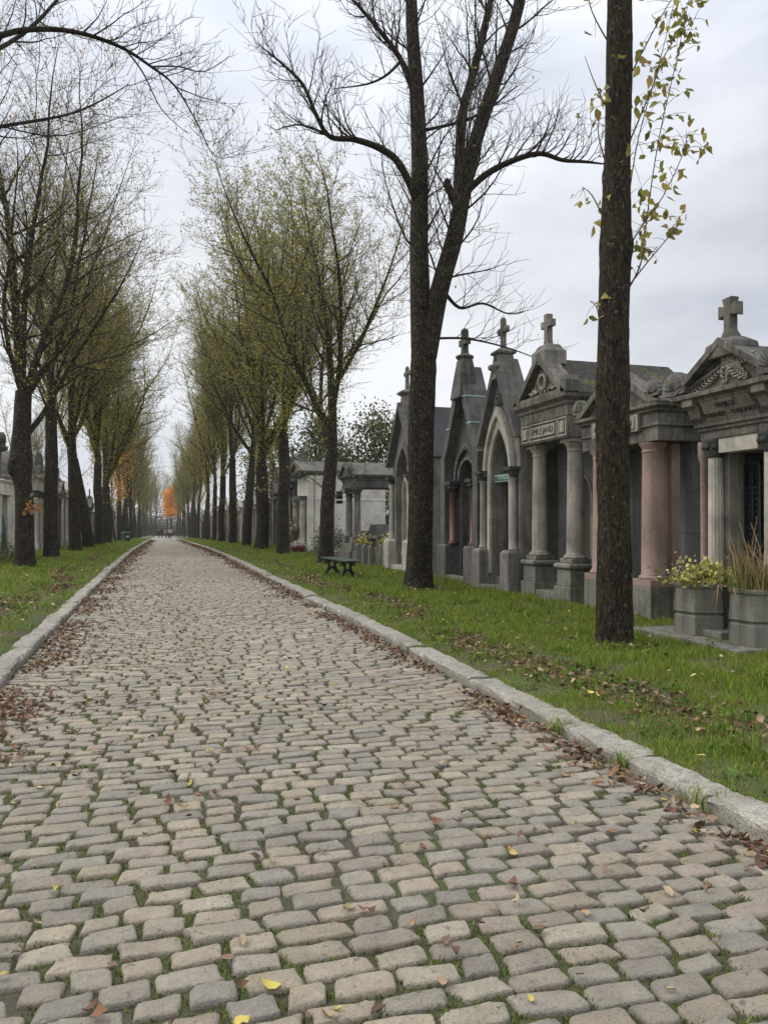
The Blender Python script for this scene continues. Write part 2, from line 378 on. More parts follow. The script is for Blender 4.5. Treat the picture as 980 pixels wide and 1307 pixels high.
# setts: every stone a rounded block with its own outline, height, tilt and colour
PAL = np.array([(0.44,0.375,0.285),(0.385,0.345,0.28),(0.44,0.38,0.285),(0.47,0.40,0.295),(0.385,0.345,0.28),(0.45,0.38,0.285),(0.42,0.355,0.28),(0.395,0.35,0.28),(0.49,0.43,0.33),(0.40,0.355,0.285),(0.375,0.34,0.28)])
def setts(name, y0, y1, npt, rings, pitch=0.116):
    g = np.random.default_rng(int(y0*7)+5)
    C = []; y = y0
    while y < y1:
        w = pitch*g.uniform(0.88, 1.13); x = KL + 0.02 - g.uniform(0, 0.2)
        first = True
        while x < KR - 0.04:
            L = g.choice([0.19, 0.22, 0.25, 0.165, 0.21]) * g.uniform(0.88, 1.14)
            x0 = max(x, KL+0.01); x1 = min(x+L, KR-0.01)
            if x1 - x0 > 0.07:
                cx = (x0+x1)/2
                C.append((cx, y + w/2 - 0.055*(cx-XC)**2, (x1-x0)/2 - g.uniform(0.007, 0.018), w/2 - g.uniform(0.006, 0.014)))
            x += L
        y += w
    C = np.array(C); n = len(C)
    a = (np.arange(npt)+0.5)/npt*2*PI
    e = 0.28
    ux = np.sign(np.cos(a))*np.abs(np.cos(a))**e; uy = np.sign(np.sin(a))*np.abs(np.sin(a))**e
    jit = 1 + 0.11*g.standard_normal((n, npt)); jit = (jit + np.roll(jit, 1, 1) + np.roll(jit, -1, 1))/3 if npt > 8 else jit
    skew = g.normal(0, 0.07, (n, 1)); 
    bx = C[:, 2:3]*ux*jit; by = C[:, 3:4]*uy*jit + bx*skew
    bx = bx + by*g.normal(0, 0.12, (n, 1))
    h = g.normal(0, 0.0026, n); tx = g.normal(0, 0.014, n); ty = g.normal(0, 0.022, n)
    Vs = []
    rad = np.sqrt(bx**2+by**2)
    for (ins, dz) in rings:
        sc = np.maximum(0.15, 1 - ins/np.minimum(np.maximum(rad, 0.03), 0.07))
        X = C[:, 0:1] + bx*sc; Y = C[:, 1:2] + by*sc
        dome = 0.012*(1-(sc**2)) if False else 0
        Z = zroad(C[:, 0], C[:, 1])[:, None] + h[:, None] + dz + tx[:, None]*bx*sc + ty[:, None]*by*sc + g.normal(0, 0.0016, (n, npt))
        Vs.append(np.stack([X, Y, Z], -1))
    top = np.stack([C[:, 0], C[:, 1], zroad(C[:, 0], C[:, 1]) + h + rings[-1][1] + 0.002 + g.normal(0, 0.001, n)], -1)[:, None, :]
    V = np.concatenate(Vs + [top], 1); k = V.shape[1]
    qs = []; nr = len(rings); j = np.arange(npt); j2 = (j+1) % npt
    for r in range(nr-1):
        qs.append(np.stack([r*npt+j, r*npt+j2, (r+1)*npt+j2, (r+1)*npt+j], -1))
    q = np.concatenate(qs); t = np.stack([(nr-1)*npt+j, (nr-1)*npt+j2, np.full(npt, k-1)], -1)
    off = (np.arange(n)*k)[:, None, None]
    Q = (q[None]+off).reshape(-1, 4); T = (t[None]+off).reshape(-1, 3)
    col = PAL[g.integers(0, len(PAL), n)]*g.uniform(0.90, 1.16, (n, 1))
    big = np.array([0.5+0.5*mnoise.noise((c[0]*0.5, c[1]*0.25, 3.0)) for c in C])[:, None]
    col = col*(0.9+0.2*big)
    col = np.repeat(col, k, 0)
    return V.reshape(-1, 3), Q, T, col
parts = []
for (y0, y1, npt, rings) in ((-0.5, 11, 22, [(0,-0.05),(0,-0.007),(0.003,0.0005),(0.008,0.0045),(0.022,0.0055)]),
                             (11, 36, 12, [(0,-0.04),(0.0,-0.004),(0.008,0.005)]),
                             (36, 120, 8, [(0,-0.03),(0.006,0.006)]),):
    parts.append(setts('s', y0, y1, npt, rings, 0.116 if y1 < 40 else 0.135))
o = 0; VV = []; QQ = []; TT = []; CC = []
for V, Q, T, c in parts:
    VV.append(V); QQ.append(Q+o); TT.append(T+o); CC.append(c); o += len(V)
tag(obj('road', mesh_arrays('road', np.concatenate(VV), np.concatenate(QQ), np.concatenate(TT), np.concatenate(CC), True, [M['cobble']])), kind='structure')
# far stretch of the same paving, a sheet above the bed
frx = np.linspace(KL+0.02, KR-0.02, 11); fry = np.arange(120, 340, 4.0)
M['farroad'] = plain('far paving', (0.26,0.24,0.215), 0.8, var=0.3, scale=3)
tag(obj('far_road', grid_mesh('far_road', frx, fry, lambda X, Y: zroad(X, Y) - 0.004, M['farroad'])), kind='structure')

def kerb(x_in, sgn, seed, joints=None):
    g = np.random.default_rng(seed); mb = MB(); y = -3.0
    js = list(joints or [])
    while y < 200:
        L = g.uniform(0.8, 1.8) if y < 60 else 4.0
        if js:
            nx = [j for j in js if j > y + 0.3]
            if nx: L = nx[0] - y
        if y < 3.4 and not js: L = 1.0
        n = 12 if y < 14 else (4 if y < 40 else 3)
        off = g.normal(0, 0.012); dz = g.normal(0, 0.010); yaw = g.normal(0, 0.008)
        prof = [(0.01,-0.16),(0.0,0.06),(0.006,0.086),(0.03,0.1),(0.13,0.103),(0.225,0.1),(0.25,0.085),(0.25,-0.16)]
        P = len(prof); vs = []; fs = []
        for i in range(n+1):
            t = i/n; yy = y + 0.009 + t*(L-0.018); zb = float(zbase(yy))
            endr = 0.016 if i in (0, n) else 0
            for k, (u, z) in enumerate(prof):
                uu = u + off + yaw*(t-0.5)*L + (0.006*g.standard_normal() if 0 < k < P-1 else 0)
                zz = z + dz + (0.006*g.standard_normal() if 0 < k < P-1 else 0) - (endr if 2 <= k <= P-2 else 0)
                vs.append((x_in + sgn*uu, yy, zb + zz))
        for i in range(n):
            for k in range(P-1):
                fs.append((i*P+k, i*P+k+1, (i+1)*P+k+1, (i+1)*P+k))
        fs += [tuple(range(P)), tuple(n*P + k for k in range(P-1, -1, -1))]
        mb.add(vs, fs, False); y += L
    ob = mb.build('kerb', M['kerb'], bevel=0)
    return tag(ob, kind='structure')
kerb(KR, 1, 3, [2.6, 3.45, 4.17, 5.02, 6.72, 8.56, 10.4, 12.1, 13.3])
kerb(KL, -1, 4)
# ------------------------------------------------------------------ trees
def unit(v): return v/ (np.linalg.norm(v)+1e-9)
def leaves_mesh(name, P, size, cols, g, droop=0.3, mat='leaf', asp=0.55, curled=False):
    P = np.asarray(P); n = len(P)
    if curled:                                   # larger leaves close to the eye: a curled, folded blade of ten faces
        s = size*g.uniform(0.5, 1.25, n); d = g.standard_normal((n, 3)); d[:, 2] -= droop; d /= np.linalg.norm(d, axis=1, keepdims=True)
        q = np.cross(d, g.standard_normal((n, 3))); q /= np.linalg.norm(q, axis=1, keepdims=True); nn = np.cross(d, q)
        curl = g.uniform(-0.5, 1.3, n); fold = g.uniform(0.1, 0.9, n); rows = []
        for u, w in ((0, .02), (.16, .2), (.36, .31), (.58, .27), (.8, .14), (1.0, 0.0)):
            ctr = P + d*(s*(u-0.25*curl*u*u*.5))[:, None] - nn*(s*curl*u*u*.45)[:, None]
            for sd in (-1, 0, 1):
                jw = w*(1+0.18*g.standard_normal(n))
                rows.append(ctr + q*(sd*jw*s*(1-fold*.3))[:, None] + nn*(abs(sd)*jw*fold*s)[:, None])
        V = np.stack(rows, 1).reshape(-1, 3)
        qd = np.array([(r*3+c, r*3+c+1, (r+1)*3+c+1, (r+1)*3+c) for r in range(5) for c in range(2)])
        Q = (qd[None]+(np.arange(n)*18)[:, None, None]).reshape(-1, 4)
        c = np.asarray(cols)[g.integers(0, len(cols), n)]*g.uniform(0.7, 1.25, (n, 1)); c = np.repeat(c, 18, 0)*g.uniform(0.8, 1.15, (n*18, 1))
        return mesh_arrays(name, V, Q, None, c, True, [M[mat]])
    s = size*g.uniform(0.65, 1.3, n)
    d = g.standard_normal((n, 3)); d[:, 2] -= droop; d /= np.linalg.norm(d, axis=1, keepdims=True)
    q = np.cross(d, g.standard_normal((n, 3))); q /= np.linalg.norm(q, axis=1, keepdims=True)
    nn = np.cross(d, q)
    b = P; tip = P + d*s[:, None]; mid = P + d*(0.48*s)[:, None] - nn*(0.10*s)[:, None]
    w = (asp*0.5*s)[:, None]
    l = mid + q*w + nn*(0.12*s)[:, None]; r = mid - q*w + nn*(0.12*s)[:, None]
    V = np.stack([b, l, tip, r], 1).reshape(-1, 3)
    o = np.arange(n)*4
    T = np.concatenate([np.stack([o, o+1, o+2], -1), np.stack([o, o+2, o+3], -1)])
    c = np.asarray(cols)[g.integers(0, len(cols), n)]*g.uniform(0.75, 1.25, (n, 1))
    return mesh_arrays(name, V, None, T, np.repeat(c, 4, 0), False, [M[mat]])
OLIVE = [(0.34,0.32,0.07),(0.28,0.28,0.065),(0.42,0.37,0.075),(0.23,0.24,0.06),(0.48,0.40,0.10)]
YELLOW = [(0.38,0.33,0.06),(0.29,0.27,0.055),(0.45,0.36,0.07),(0.24,0.23,0.055),(0.32,0.23,0.06)]
ORANGE = [(0.88,0.42,0.04),(0.80,0.35,0.04),(0.90,0.50,0.08),(0.68,0.28,0.04)]
RUST = [(0.33,0.17,0.055),(0.42,0.20,0.05),(0.26,0.15,0.06),(0.48,0.28,0.06)]

class Tree:
    def __init__(s, seed): s.g = np.random.default_rng(seed); s.seed = seed; s.big = []; s.small = []; s.leaf = []
    def put(s, P, rad, lvl, n=None):
        n = n or (20, 10, 6, 4, 3, 3)[lvl]
        V, Q = tube_np(P, rad, n)
        if lvl == 0:
            k = len(P); Vr = V.reshape(k, n, 3)
            for i in range(k):
                for j in range(n):
                    d = Vr[i, j]-P[i]; a = j*2*PI/n
                    f = 1 + 0.10*mnoise.noise((math.cos(a)*1.6+s.seed, math.sin(a)*1.6, P[i][2]*0.5)) + 0.06*mnoise.noise((math.cos(a)*4, math.sin(a)*4+s.seed, P[i][2]*1.6))
                    fl = math.exp(-max(P[i][2], 0)/0.22)
                    if n > 40: f += bark_relief(P[i], a, P[i][2], s.seed)*0.8
                    f *= 1 + fl*(0.17 + 0.17*math.sin(a*4+s.seed))
                    Vr[i, j] = P[i]+d*f
            V = Vr.reshape(-1, 3)
        (s.big if lvl <= 2 else s.small).append((V, Q))
    def path(s, p, d, L, n, wob, up):
        g = s.g; P = [np.array(p, float)]; d = unit(np.array(d, float)); st = L/n
        for i in range(n):
            d = unit(d + g.normal(0, wob, 3) + np.array([0, 0, up])); P.append(P[-1]+d*st)
        return np.array(P)
    def grow(s, p, d, L, r, lvl, cfg):
        n = (14, 11, 7, 4, 3, 3)[lvl]
        P = s.path(p, d, L, n, cfg['wob'][lvl], cfg['up'][lvl])
        rad = r*np.linspace(1, cfg['tap'][lvl], n+1)
        s.put(P, rad, lvl); s.branch(P, rad, L, lvl, cfg)
    def branch(s, P, rad, L, lvl, cfg, t0=None):
        g = s.g
        if lvl >= 2 and cfg['leaf']:
            k = g.poisson(cfg['leaf']*L*(1.6 if lvl >= 3 else 0.6))
            if k:
                tt = g.uniform(0, 1, k)*(len(P)-1); i = np.minimum(tt.astype(int), len(P)-2)
                s.leaf += list(P[i]+(P[i+1]-P[i])*(tt-i)[:, None]+g.normal(0, 0.05, (k, 3)))
        if lvl == 1 and cfg['epi']:
            k = g.poisson(cfg['epi']*L)
            for _ in range(k):
                t = g.beta(1.2, 2.2)*(len(P)-1); i = min(int(t), len(P)-2)
                c = P[i]+(P[i+1]-P[i])*(t-i)
                s.leaf += list(c+g.normal(0, 0.16, (int(g.integers(3, 11)), 3)))
        if lvl >= cfg['max']: return
        den = cfg['den'][lvl]; m = max(1, int(L*den*g.uniform(0.85, 1.15)))
        t0 = cfg['t0'][lvl] if t0 is None else t0
        az = g.uniform(0, 6.28)
        for i in range(m):
            t = t0 + (1-t0)*((i+g.uniform(0, 1))/m); t = min(t, 0.985)
            f = t*(len(P)-1); k = min(int(f), len(P)-2); q = P[k]+(P[k+1]-P[k])*(f-k)
            T = unit(P[k+1]-P[k]); rr = rad[k]+(rad[k+1]-rad[k])*(f-k)
            az += 2.4+g.normal(0, 0.5)
            a = unit(np.cross(T, [0.3, 0.2, 1.0] if abs(T[2]) < 0.9 else [1, 0.1, 0])); b = np.cross(T, a)
            ang = R(g.uniform(*cfg['ang'][lvl]))
            d = T*math.cos(ang)+(a*math.cos(az)+b*math.sin(az))*math.sin(ang)
            if d[2] < -0.25: d[2] *= -0.4
            ln = cfg['len'][lvl]*g.uniform(0.6, 1.25)*(1-0.55*t if lvl < 3 else 1)*(L/cfg['ref'][lvl])**0.4
            s.grow(q, d, ln, max(cfg['rmin'], min(rr*0.62, rr*cfg['rk'][lvl]*g.uniform(0.8, 1.2), cfg['rcap'][lvl+1])), lvl+1, cfg)
    def parts(s, root, leafsize=0.075, leafcols=OLIVE, bark='bark_dark', curled=False):
        def join(name, L, mat):
            if not L: return
            o = 0; V = []; Q = []
            for v, q in L: V.append(v); Q.append(q+o); o += len(v)
            obj(name, mesh_arrays(name, np.concatenate(V), np.concatenate(Q), smooth=True, mats=[M[mat]]), root)
        join('trunk', s.big, bark); join('crown', s.small, 'twig')
        if s.leaf: obj('foliage', leaves_mesh('foliage', s.leaf, leafsize, leafcols, s.g, curled=curled, droop=0.9 if curled else 0.3), root)
def CFG(**k):
    c = dict(wob=(0.03,0.09,0.12,0.14,0.14,0.13), up=(0.02,0.085,0.095,0.07,0.05,0.05), tap=(0.75,0.07,0.16,0.35,0.5,0.5),
             den=(0,2.1,2.9,3.5,3,0), t0=(0.5,0.12,0.12,0.1,0.1,0), ang=((15,30),(32,62),(28,58),(30,65),(30,60)),
             len=(8,3.5,1.6,0.75,0.4), ref=(8,9,3,1.2,0.6), rk=(0.6,0.42,0.45,0.55,0.6), rcap=(9,0.2,0.055,0.017,0.009,0.006), rmin=0.0065,
             max=4, leaf=0.5, epi=0.5)
    c.update(k); return c

def avenue_tree(seed, H, fork, r0, nl, spread, cfg, root, lean=(0,0), leafsize=0.075, cols=OLIVE, bark='bark_dark', jl=.035):
    t = Tree(seed); g = t.g
    P = t.path((0,0,-0.15), (lean[0]+g.normal(0,1)*jl, lean[1]+g.normal(0,1)*jl, 1), fork+0.15, 14, 0.03, 0.02)
    rad = r0*np.linspace(1.0, 0.80, 15); t.put(P, rad, 0)
    az = g.uniform(0, 6.28)
    L0 = (H-fork)*1.0; LP = t.path(P[-1]-np.array([0,0,0.06]), (g.normal(0,.06)+lean[0], g.normal(0,.06)+lean[1], 1), L0, 14, 0.05, 0.06)
    lr = r0*0.66*np.linspace(1, 0.08, 15)**1.15; t.put(LP, lr, 1); t.branch(LP, lr, L0, 1, cfg, 0.3)
    for i in range(nl-1):
        az += 2*PI/(nl-1)*1.0 + g.normal(0, 0.35); u = (i/(nl-1))**1.2*0.42; sp = R(g.uniform(*spread))
        f = u*14; k = int(f); q = LP[k]+(LP[k+1]-LP[k])*(f-k)
        d = (math.cos(az)*math.sin(sp), math.sin(az)*math.sin(sp), math.cos(sp))
        L = (H-q[2])*g.uniform(0.8, 1.0)/math.cos(sp*0.6)
        t.grow(q-np.array([0,0,0.05]), d, L, min(lr[k]*0.72, r0*g.uniform(0.26, 0.42)), 1, cfg)
    # a few short low branches and stubs on the bole
    for i in range(int(g.integers(2, 5))):
        k = int(g.integers(7, 12)); a = g.uniform(0, 6.28)
        t.grow(P[k], (math.cos(a), math.sin(a), 0.5), g.uniform(0.8, 2.2), 0.025, 3, cfg)
    t.parts(root, leafsize, cols, bark); return t

SPR = (18, 40)
c_bare = CFG(leaf=0.3, epi=1.2); c_mid = CFG(leaf=3.2, epi=10); c_full = CFG(leaf=4.8, epi=20)
c_far = CFG(max=3, den=(0,1.8,3.4,0,0,0), rmin=0.011, leaf=3.6, epi=8, rcap=(9,0.2,0.06,0.02,0.012,0.01))

def zg(x, y): return float(zground(x, y))
TX_R, TX_L = 5.3, -4.1

# --- the nearest tree on the right: a straight bole with leafy shoots
def shoot(t, pts, r, leafn, g, size):
    P = smooth(np.array(pts, float), 4); t.small.append(tube_np(P, np.linspace(r, 0.003, len(P)), 5))
    for i in range(leafn):
        f = g.beta(2.2, 1.2)*(len(P)-1); k = min(int(f), len(P)-2); q = P[k]+(P[k+1]-P[k])*(f-k)
        e = q + np.array([g.normal(0, 0.11), g.normal(0, 0.11), g.normal(0.0, 0.08)])
        t.small.append(tube_np(np.array([q, (q+e)/2+[0,0,0.02], e]), np.array([0.004,0.003,0.002]), 3))
        for _ in range(int(g.integers(1, 3))): t.leaf.append(e+g.normal(0, 0.025, 3))
def smooth(P, k):
    out = []
    n = len(P)
    for i in range(n-1):
        p0 = P[max(i-1, 0)]; p1 = P[i]; p2 = P[i+1]; p3 = P[min(i+2, n-1)]
        for j in range(k):
            u = j/k
            out.append(0.5*((2*p1)+(-p0+p2)*u+(2*p0-5*p1+4*p2-p3)*u*u+(-p0+3*p1-3*p2+p3)*u**3))
    out.append(P[-1]); return np.array(out)
def rinterp(P, zs, rs): return np.interp(P[:, 2], zs, rs)

bx, by = 5.13, 7.65; bz = zg(bx, by)
root = thing('avenue_tree', 'thick straight brown trunk with yellowing leafy side shoots, nearest tree on the verge', 'tree', (bx, by, bz), 0)
t = Tree(5); g = t.g
P = smooth(np.array([(0,0,-0.2),(0,0,0.5),(0.0,0,1.6),(-0.02,0,2.7),(0.01,0,3.9),(0.06,0.02,5.0),(0.10,0.03,6.2),(0.12,0.02,7.6),(0.10,0,9.2),(0.12,0.05,10.6)], float), 30)
NS = 120
rad = np.interp(P[:, 2], [-0.2, 0.5, 2, 3.8, 6, 10.6], [0.205, 0.192, 0.185, 0.178, 0.150, 0.12])
rad *= 1 + 0.03*np.sin(P[:, 2]*2.9) + 0.05*np.exp(-((P[:, 2]-4.75)/0.18)**2) + 0.05*np.exp(-((P[:, 2]-3.1)/0.14)**2)
V, Q = tube_np(P, rad, NS); Vr = V.reshape(len(P), NS, 3)
knots = [(1.9, 0.4, .10), (2.55, 3.9, .08), (3.15, 5.2, .11), (4.0, 2.9, .09), (4.75, 4.4, .12), (5.6, 0.9, .08), (6.3, 5.0, .08), (1.1, 4.6, .07)]
def bark_relief(c, a, z, sd=0.0):
    x, y = math.cos(a), math.sin(a)
    w = 0.5*mnoise.noise((x*2.0+sd, y*2.0, z*1.3))                       # the fissures wander
    r1 = abs(mnoise.noise((x*7.5+w+sd, y*7.5+w, z*1.7))); r2 = abs(mnoise.noise((x*15+sd, y*15, z*3.6+w*3)))
    return 0.05*mnoise.noise((x*1.3+sd, y*1.3, z*0.8)) + 0.10*min(r1*2.4, .6) + 0.055*min(r2*2.2, .6) + 0.012*mnoise.noise((x*34, y*34, z*14)) - 0.05
for i in range(len(P)):
    for j in range(NS):
        a = j*2*PI/NS; d = Vr[i, j]-P[i]; z = P[i][2]
        f = 1 + bark_relief(P[i], a, z)
        for kz, ka, kr in knots:
            da = abs((a-ka+PI) % (2*PI)-PI)*rad[i]; dd = (da*da+(z-kz)**2)/(kr*kr)
            if dd < 4: f += 0.16*math.exp(-dd*1.3)-0.13*math.exp(-dd*9)
        f *= 1 + math.exp(-max(z, 0)/0.16)*(0.17+0.16*math.sin(a*4+1))
        Vr[i, j] = P[i]+d*f
t.big.append((Vr.reshape(-1, 3), Q))
for i in range(6):
    az = i*1.05; sp = R(20+6*(i % 2)); t.grow(P[-1]-[0,0,0.1+0.5*(i % 3)], (math.cos(az)*math.sin(sp), math.sin(az)*math.sin(sp), math.cos(sp)), 6.5, 0.06, 1, CFG(leaf=0.3, max=3))
rt = np.array([0.958, -0.287, 0])
def off(u, z, dy=0.0): return rt*u + np.array([0, dy, z])
for pts, n in (([off(0.14,4.15),off(0.27,4.5,-0.1),off(0.31,5.0,-0.15),off(0.42,5.9,-0.2),off(0.62,6.9,-0.25),off(0.85,7.9,-0.2)], 34),
               ([off(0.15,4.65),off(0.4,5.0,0.1),off(0.7,5.4,0.15),off(0.98,5.95,0.2),off(1.02,6.15,0.2)], 24),
               ([off(0.15,4.75),off(0.3,5.3,0.2),off(0.5,6.2,0.3),off(0.78,7.2,0.3),off(1.0,8.1,0.3)], 30),
               ([off(0.17,5.9),off(0.3,6.4,-0.2),off(0.55,7.0,-0.2),off(0.86,7.35,-0.2)], 22),
               ([off(0.14,4.2),off(0.45,4.55,0.1),off(0.78,4.95,0.1),off(0.86,5.1,0.1)], 10),
               ([off(0.13,6.6),off(0.35,7.1,-0.1),off(0.7,7.7,-0.1),off(1.1,8.05,-0.1)], 16),
               ([off(-0.02,6.3),off(-0.25,6.6,-0.1),off(-0.38,6.95,-0.1)], 6),
               ([off(-0.07,5.0),off(-0.3,5.3,-0.1),off(-0.42,5.4,-0.1)], 5),
               ([off(-0.15,3.6),off(-0.24,3.95,-0.1),off(-0.33,4.05,-0.1)], 3),
               ([off(-0.04,5.6),off(-0.22,6.0,-0.1),off(-0.2,6.3,-0.1)], 5),
               ([off(0.0,7.1),off(-0.3,7.5,-0.1),off(-0.35,7.9,-0.1)], 6)):
    shoot(t, pts, 0.011, int(n*1.5), g, 0.14)
t.parts(root, 0.125, [(0.36,0.33,0.07),(0.46,0.40,0.09),(0.28,0.27,0.07),(0.40,0.30,0.09),(0.20,0.19,0.06)], 'bark', True)

# --- the forked tree
bx, by = 5.3, 15.1
root = thing('avenue_tree', 'bare tree forked into two dark stems with a long arching branch each side', 'tree', (bx, by, zg(bx, by)), 0)
t = Tree(21); g = t.g
def stem(pts, lvl, kids, cfg, t0=0.3, sub=5):
    P = smooth(np.array([off(a, z, dy) for a, z, dy, r in pts]), sub)
    rad = np.interp(np.linspace(0, len(pts)-1, len(P)), np.arange(len(pts)), [q[3] for q in pts])
    t.put(P, rad, lvl, 90 if lvl == 0 else None)
    if kids: t.branch(P, rad, float(np.sum(np.linalg.norm(np.diff(P, axis=0), axis=1))), lvl if lvl else 1, cfg, t0)
    return P
ch = CFG(leaf=0.05, epi=0.2, den=(0,3.2,4.6,4.8,0,0), len=(8,2.4,1.3,0.65,0.4), rcap=(9,0.2,0.026,0.012,0.0075,0.006), rmin=0.006, up=(0.02,0.05,0.12,0.11,0.08,0.05), max=4)
stem([(0,-0.2,0,0.275),(0.02,0.8,0,0.265),(0.04,2.0,0,0.26),(0.05,3.2,0,0.265),(0.1,4.6,0,0.27),(0.12,5.6,0.02,0.26)], 0, False, ch, sub=24)
stem([(0.06,5.2,0,0.22),(0.05,6.6,0.05,0.215),(0.05,7.6,0.1,0.20),(0.08,9.2,0.15,0.18),(0.05,10.9,0.25,0.16),(-0.04,12.6,0.3,0.135),(0.0,14.4,0.4,0.09),(0.1,16.6,0.5,0.04)], 1, True, ch, 0.2)
stem([(0.18,5.0,0,0.22),(0.42,6.4,-0.1,0.20),(0.73,7.55,-0.15,0.185),(0.9,8.5,-0.2,0.17),(1.12,9.5,-0.25,0.15),(1.6,11.0,-0.3,0.135),(2.0,12.4,-0.4,0.12),(2.3,14.2,-0.4,0.08),(2.4,16.4,-0.4,0.03)], 1, True, ch, 0.12)
stem([(0.82,8.2,-0.1,0.12),(1.08,10.3,0.35,0.105),(1.38,11.4,0.5,0.095),(1.7,12.6,0.6,0.08),(2.2,14.5,0.8,0.04)], 1, True, ch, 0.25)
cb = dict(ch); cb['len'] = (8,2.1,1.15,0.6,0.4); cb['up'] = (0,0,0.17,0.13,0.08,0.05); cb['den'] = (0,5.5,5.2,5,0,0)
stem([(-0.05,8.45,0,0.085),(-0.5,9.05,-0.3,0.075),(-0.96,9.28,-0.5,0.07),(-1.55,9.37,-0.7,0.06),(-2.1,9.33,-0.9,0.05),(-2.4,9.72,-1.0,0.042),(-2.7,10.3,-1.1,0.034),(-3.2,10.72,-1.2,0.022),(-3.6,10.97,-1.3,0.008)], 1, True, cb, 0.3)
stem([(-2.1,9.33,-0.9,0.03),(-2.5,9.4,-1.1,0.024),(-2.85,9.42,-1.2,0.016),(-3.3,9.25,-1.3,0.006)], 2, True, cb, 0.3)
stem([(0.02,10.9,0.2,0.07),(-0.4,11.5,0.0,0.06),(-0.8,11.95,-0.1,0.05),(-1.3,12.45,-0.2,0.035),(-1.9,13.0,-0.3,0.012)], 1, True, cb, 0.2)
stem([(-0.35,11.45,0,0.04),(-0.75,11.0,-0.2,0.03),(-1.2,10.75,-0.3,0.02),(-1.9,10.6,-0.4,0.008)], 2, True, cb, 0.3)
stem([(0.92,8.45,-0.2,0.08),(1.28,8.75,-0.5,0.07),(1.78,8.95,-0.7,0.06),(2.2,8.98,-0.9,0.05),(2.6,8.8,-1.0,0.04),(3.0,8.72,-1.1,0.03),(3.4,8.62,-1.2,0.01)], 1, True, cb, 0.2)
stem([(0.5,6.5,0,0.045),(1.0,6.15,0.3,0.035),(1.6,6.3,0.5,0.025),(2.2,6.1,0.6,0.015),(2.7,6.2,0.7,0.006)], 2, True, cb, 0.15)
stem([(0.3,5.4,0,0.03),(0.9,5.3,-0.4,0.025),(1.7,5.05,-0.6,0.016),(2.5,4.7,-0.7,0.006)], 2, True, cb, 0.2)
stem([(0.1,10.0,0.2,0.04),(0.8,9.95,-0.3,0.03),(1.4,10.2,-0.4,0.02),(1.9,10.6,-0.5,0.008)], 2, True, cb, 0.2)
t.big.append(tube_np(np.array([off(.8,8.1,-.2), off(.62,8.35,-.3), off(.5,8.6,-.35)]), np.array([.1,.08,.075]), 10))
for (u, z, dy, r) in ((0.05,6.1,-0.17,0.10),(0.77,7.7,-0.3,0.08),(0.2,5.0,-0.26,0.08),(0.0,8.3,0.05,0.1),(0.5,8.62,-.35,.08)):   # knots where limbs were cut
    m = MB(); m.ball(tuple(off(u, z, dy)), r, (1, 1, 1.2)); t.big.append((np.array(m.v), np.array(m.f)))
t.parts(root, 0.07, OLIVE, 'bark_dark')

# --- the rest of the right-hand row
def put_tree(x, y, label, seed, H, fork, r0, nl, spr, cfg, cols=OLIVE, rz=0, group=None, leafsize=0.075, lean=(0,0), jl=.03):
    root = thing('avenue_tree', label, 'tree', (x, y, zg(x, y)-0.02), rz, group)
    avenue_tree(seed, H, fork, r0, nl, spr, cfg, root, lean, leafsize, cols, jl=jl); return root
c_v = dict(c_mid); c_v['leaf'] = 2.6; c_v['epi'] = 12
put_tree(5.45, 25.2, 'tree beside the green bench, forking low into a spreading vase of thin limbs', 34, 13.8, 3.9, 0.27, 8, (22,50), c_v, jl=0, lean=(-0.045,0))
A = put_tree(TX_R, 33.4, 'thick-boled tree before the whitish tomb, second beyond the bench, yellow-green leaves in its crown', 43, 17.6, 5.4, 0.29, 9, SPR, c_full, leafsize=0.105)
B = put_tree(TX_R, 41.0, 'very stout trunk in the right row, third tree past the bench', 57, 18.2, 4.6, 0.38, 10, SPR, c_full, leafsize=0.105)
Cc = put_tree(TX_R, 48.3, 'dark-boled tree in the right row, fourth past the bench', 63, 17.5, 5.0, 0.30, 8, SPR, c_mid)
# --- left row
def left_first():
    root = thing('avenue_tree', 'dark trunk with a swollen burl and torn bark, nearest whole tree on the left verge', 'tree', (TX_L, 25.8, zg(TX_L, 25.8)-0.02), 0)
    t = Tree(71); g = t.g
    t.put(smooth(np.array([(0,0,-0.2),(0,0,1.0),(-0.03,0,2.2),(-0.12,0,3.2),(-0.1,0,4.4),(-0.06,0,5.6)]), 6), np.interp(np.linspace(0,1,31), [0,.5,.62,.78,1], [.30,.27,.36,.28,.235]), 0, 24)
    m = MB(); m.ball((-0.27,-0.1,3.2), 0.24, (1,1,1.5)); m.ball((-0.2,-0.2,3.45), 0.2, (1,1,1.2)); m.ball((0.08,-0.22,0.5), 0.13, (1,1,1.8)); t.big.append((np.array(m.v), np.array(m.f)))
    cf = CFG(leaf=2.0, epi=5)
    for d, L, r in (((-0.12,0.05,1),13.5,0.16),((0.32,0.1,1),12.0,0.12),((0.1,-0.35,1),11.0,0.12),((0.42,0.35,1),11,0.12),((-0.4,-0.1,1),9,0.09)):
        t.grow((-0.06,0,5.3), d, L, r, 1, cf)
    t.grow((0.02,0,4.2), (0.5,0.1,0.75), 7.5, 0.09, 1, cf)
    t.parts(root, 0.075, YELLOW, 'bark_dark'); return root
left_first()
D = put_tree(-4.2, 32.6, 'slender left-row tree standing before the paired pale pilasters, ivy-green tinge high up', 83, 17.6, 6.0, 0.28, 6, (14,38), c_mid, YELLOW, lean=(0.02,0))
E_ = put_tree(TX_L, 40.6, 'mossy yellow-green trunk in the left row with leaf tufts on its bole', 97, 17.0, 5.2, 0.29, 6, (14,38), c_full, YELLOW)
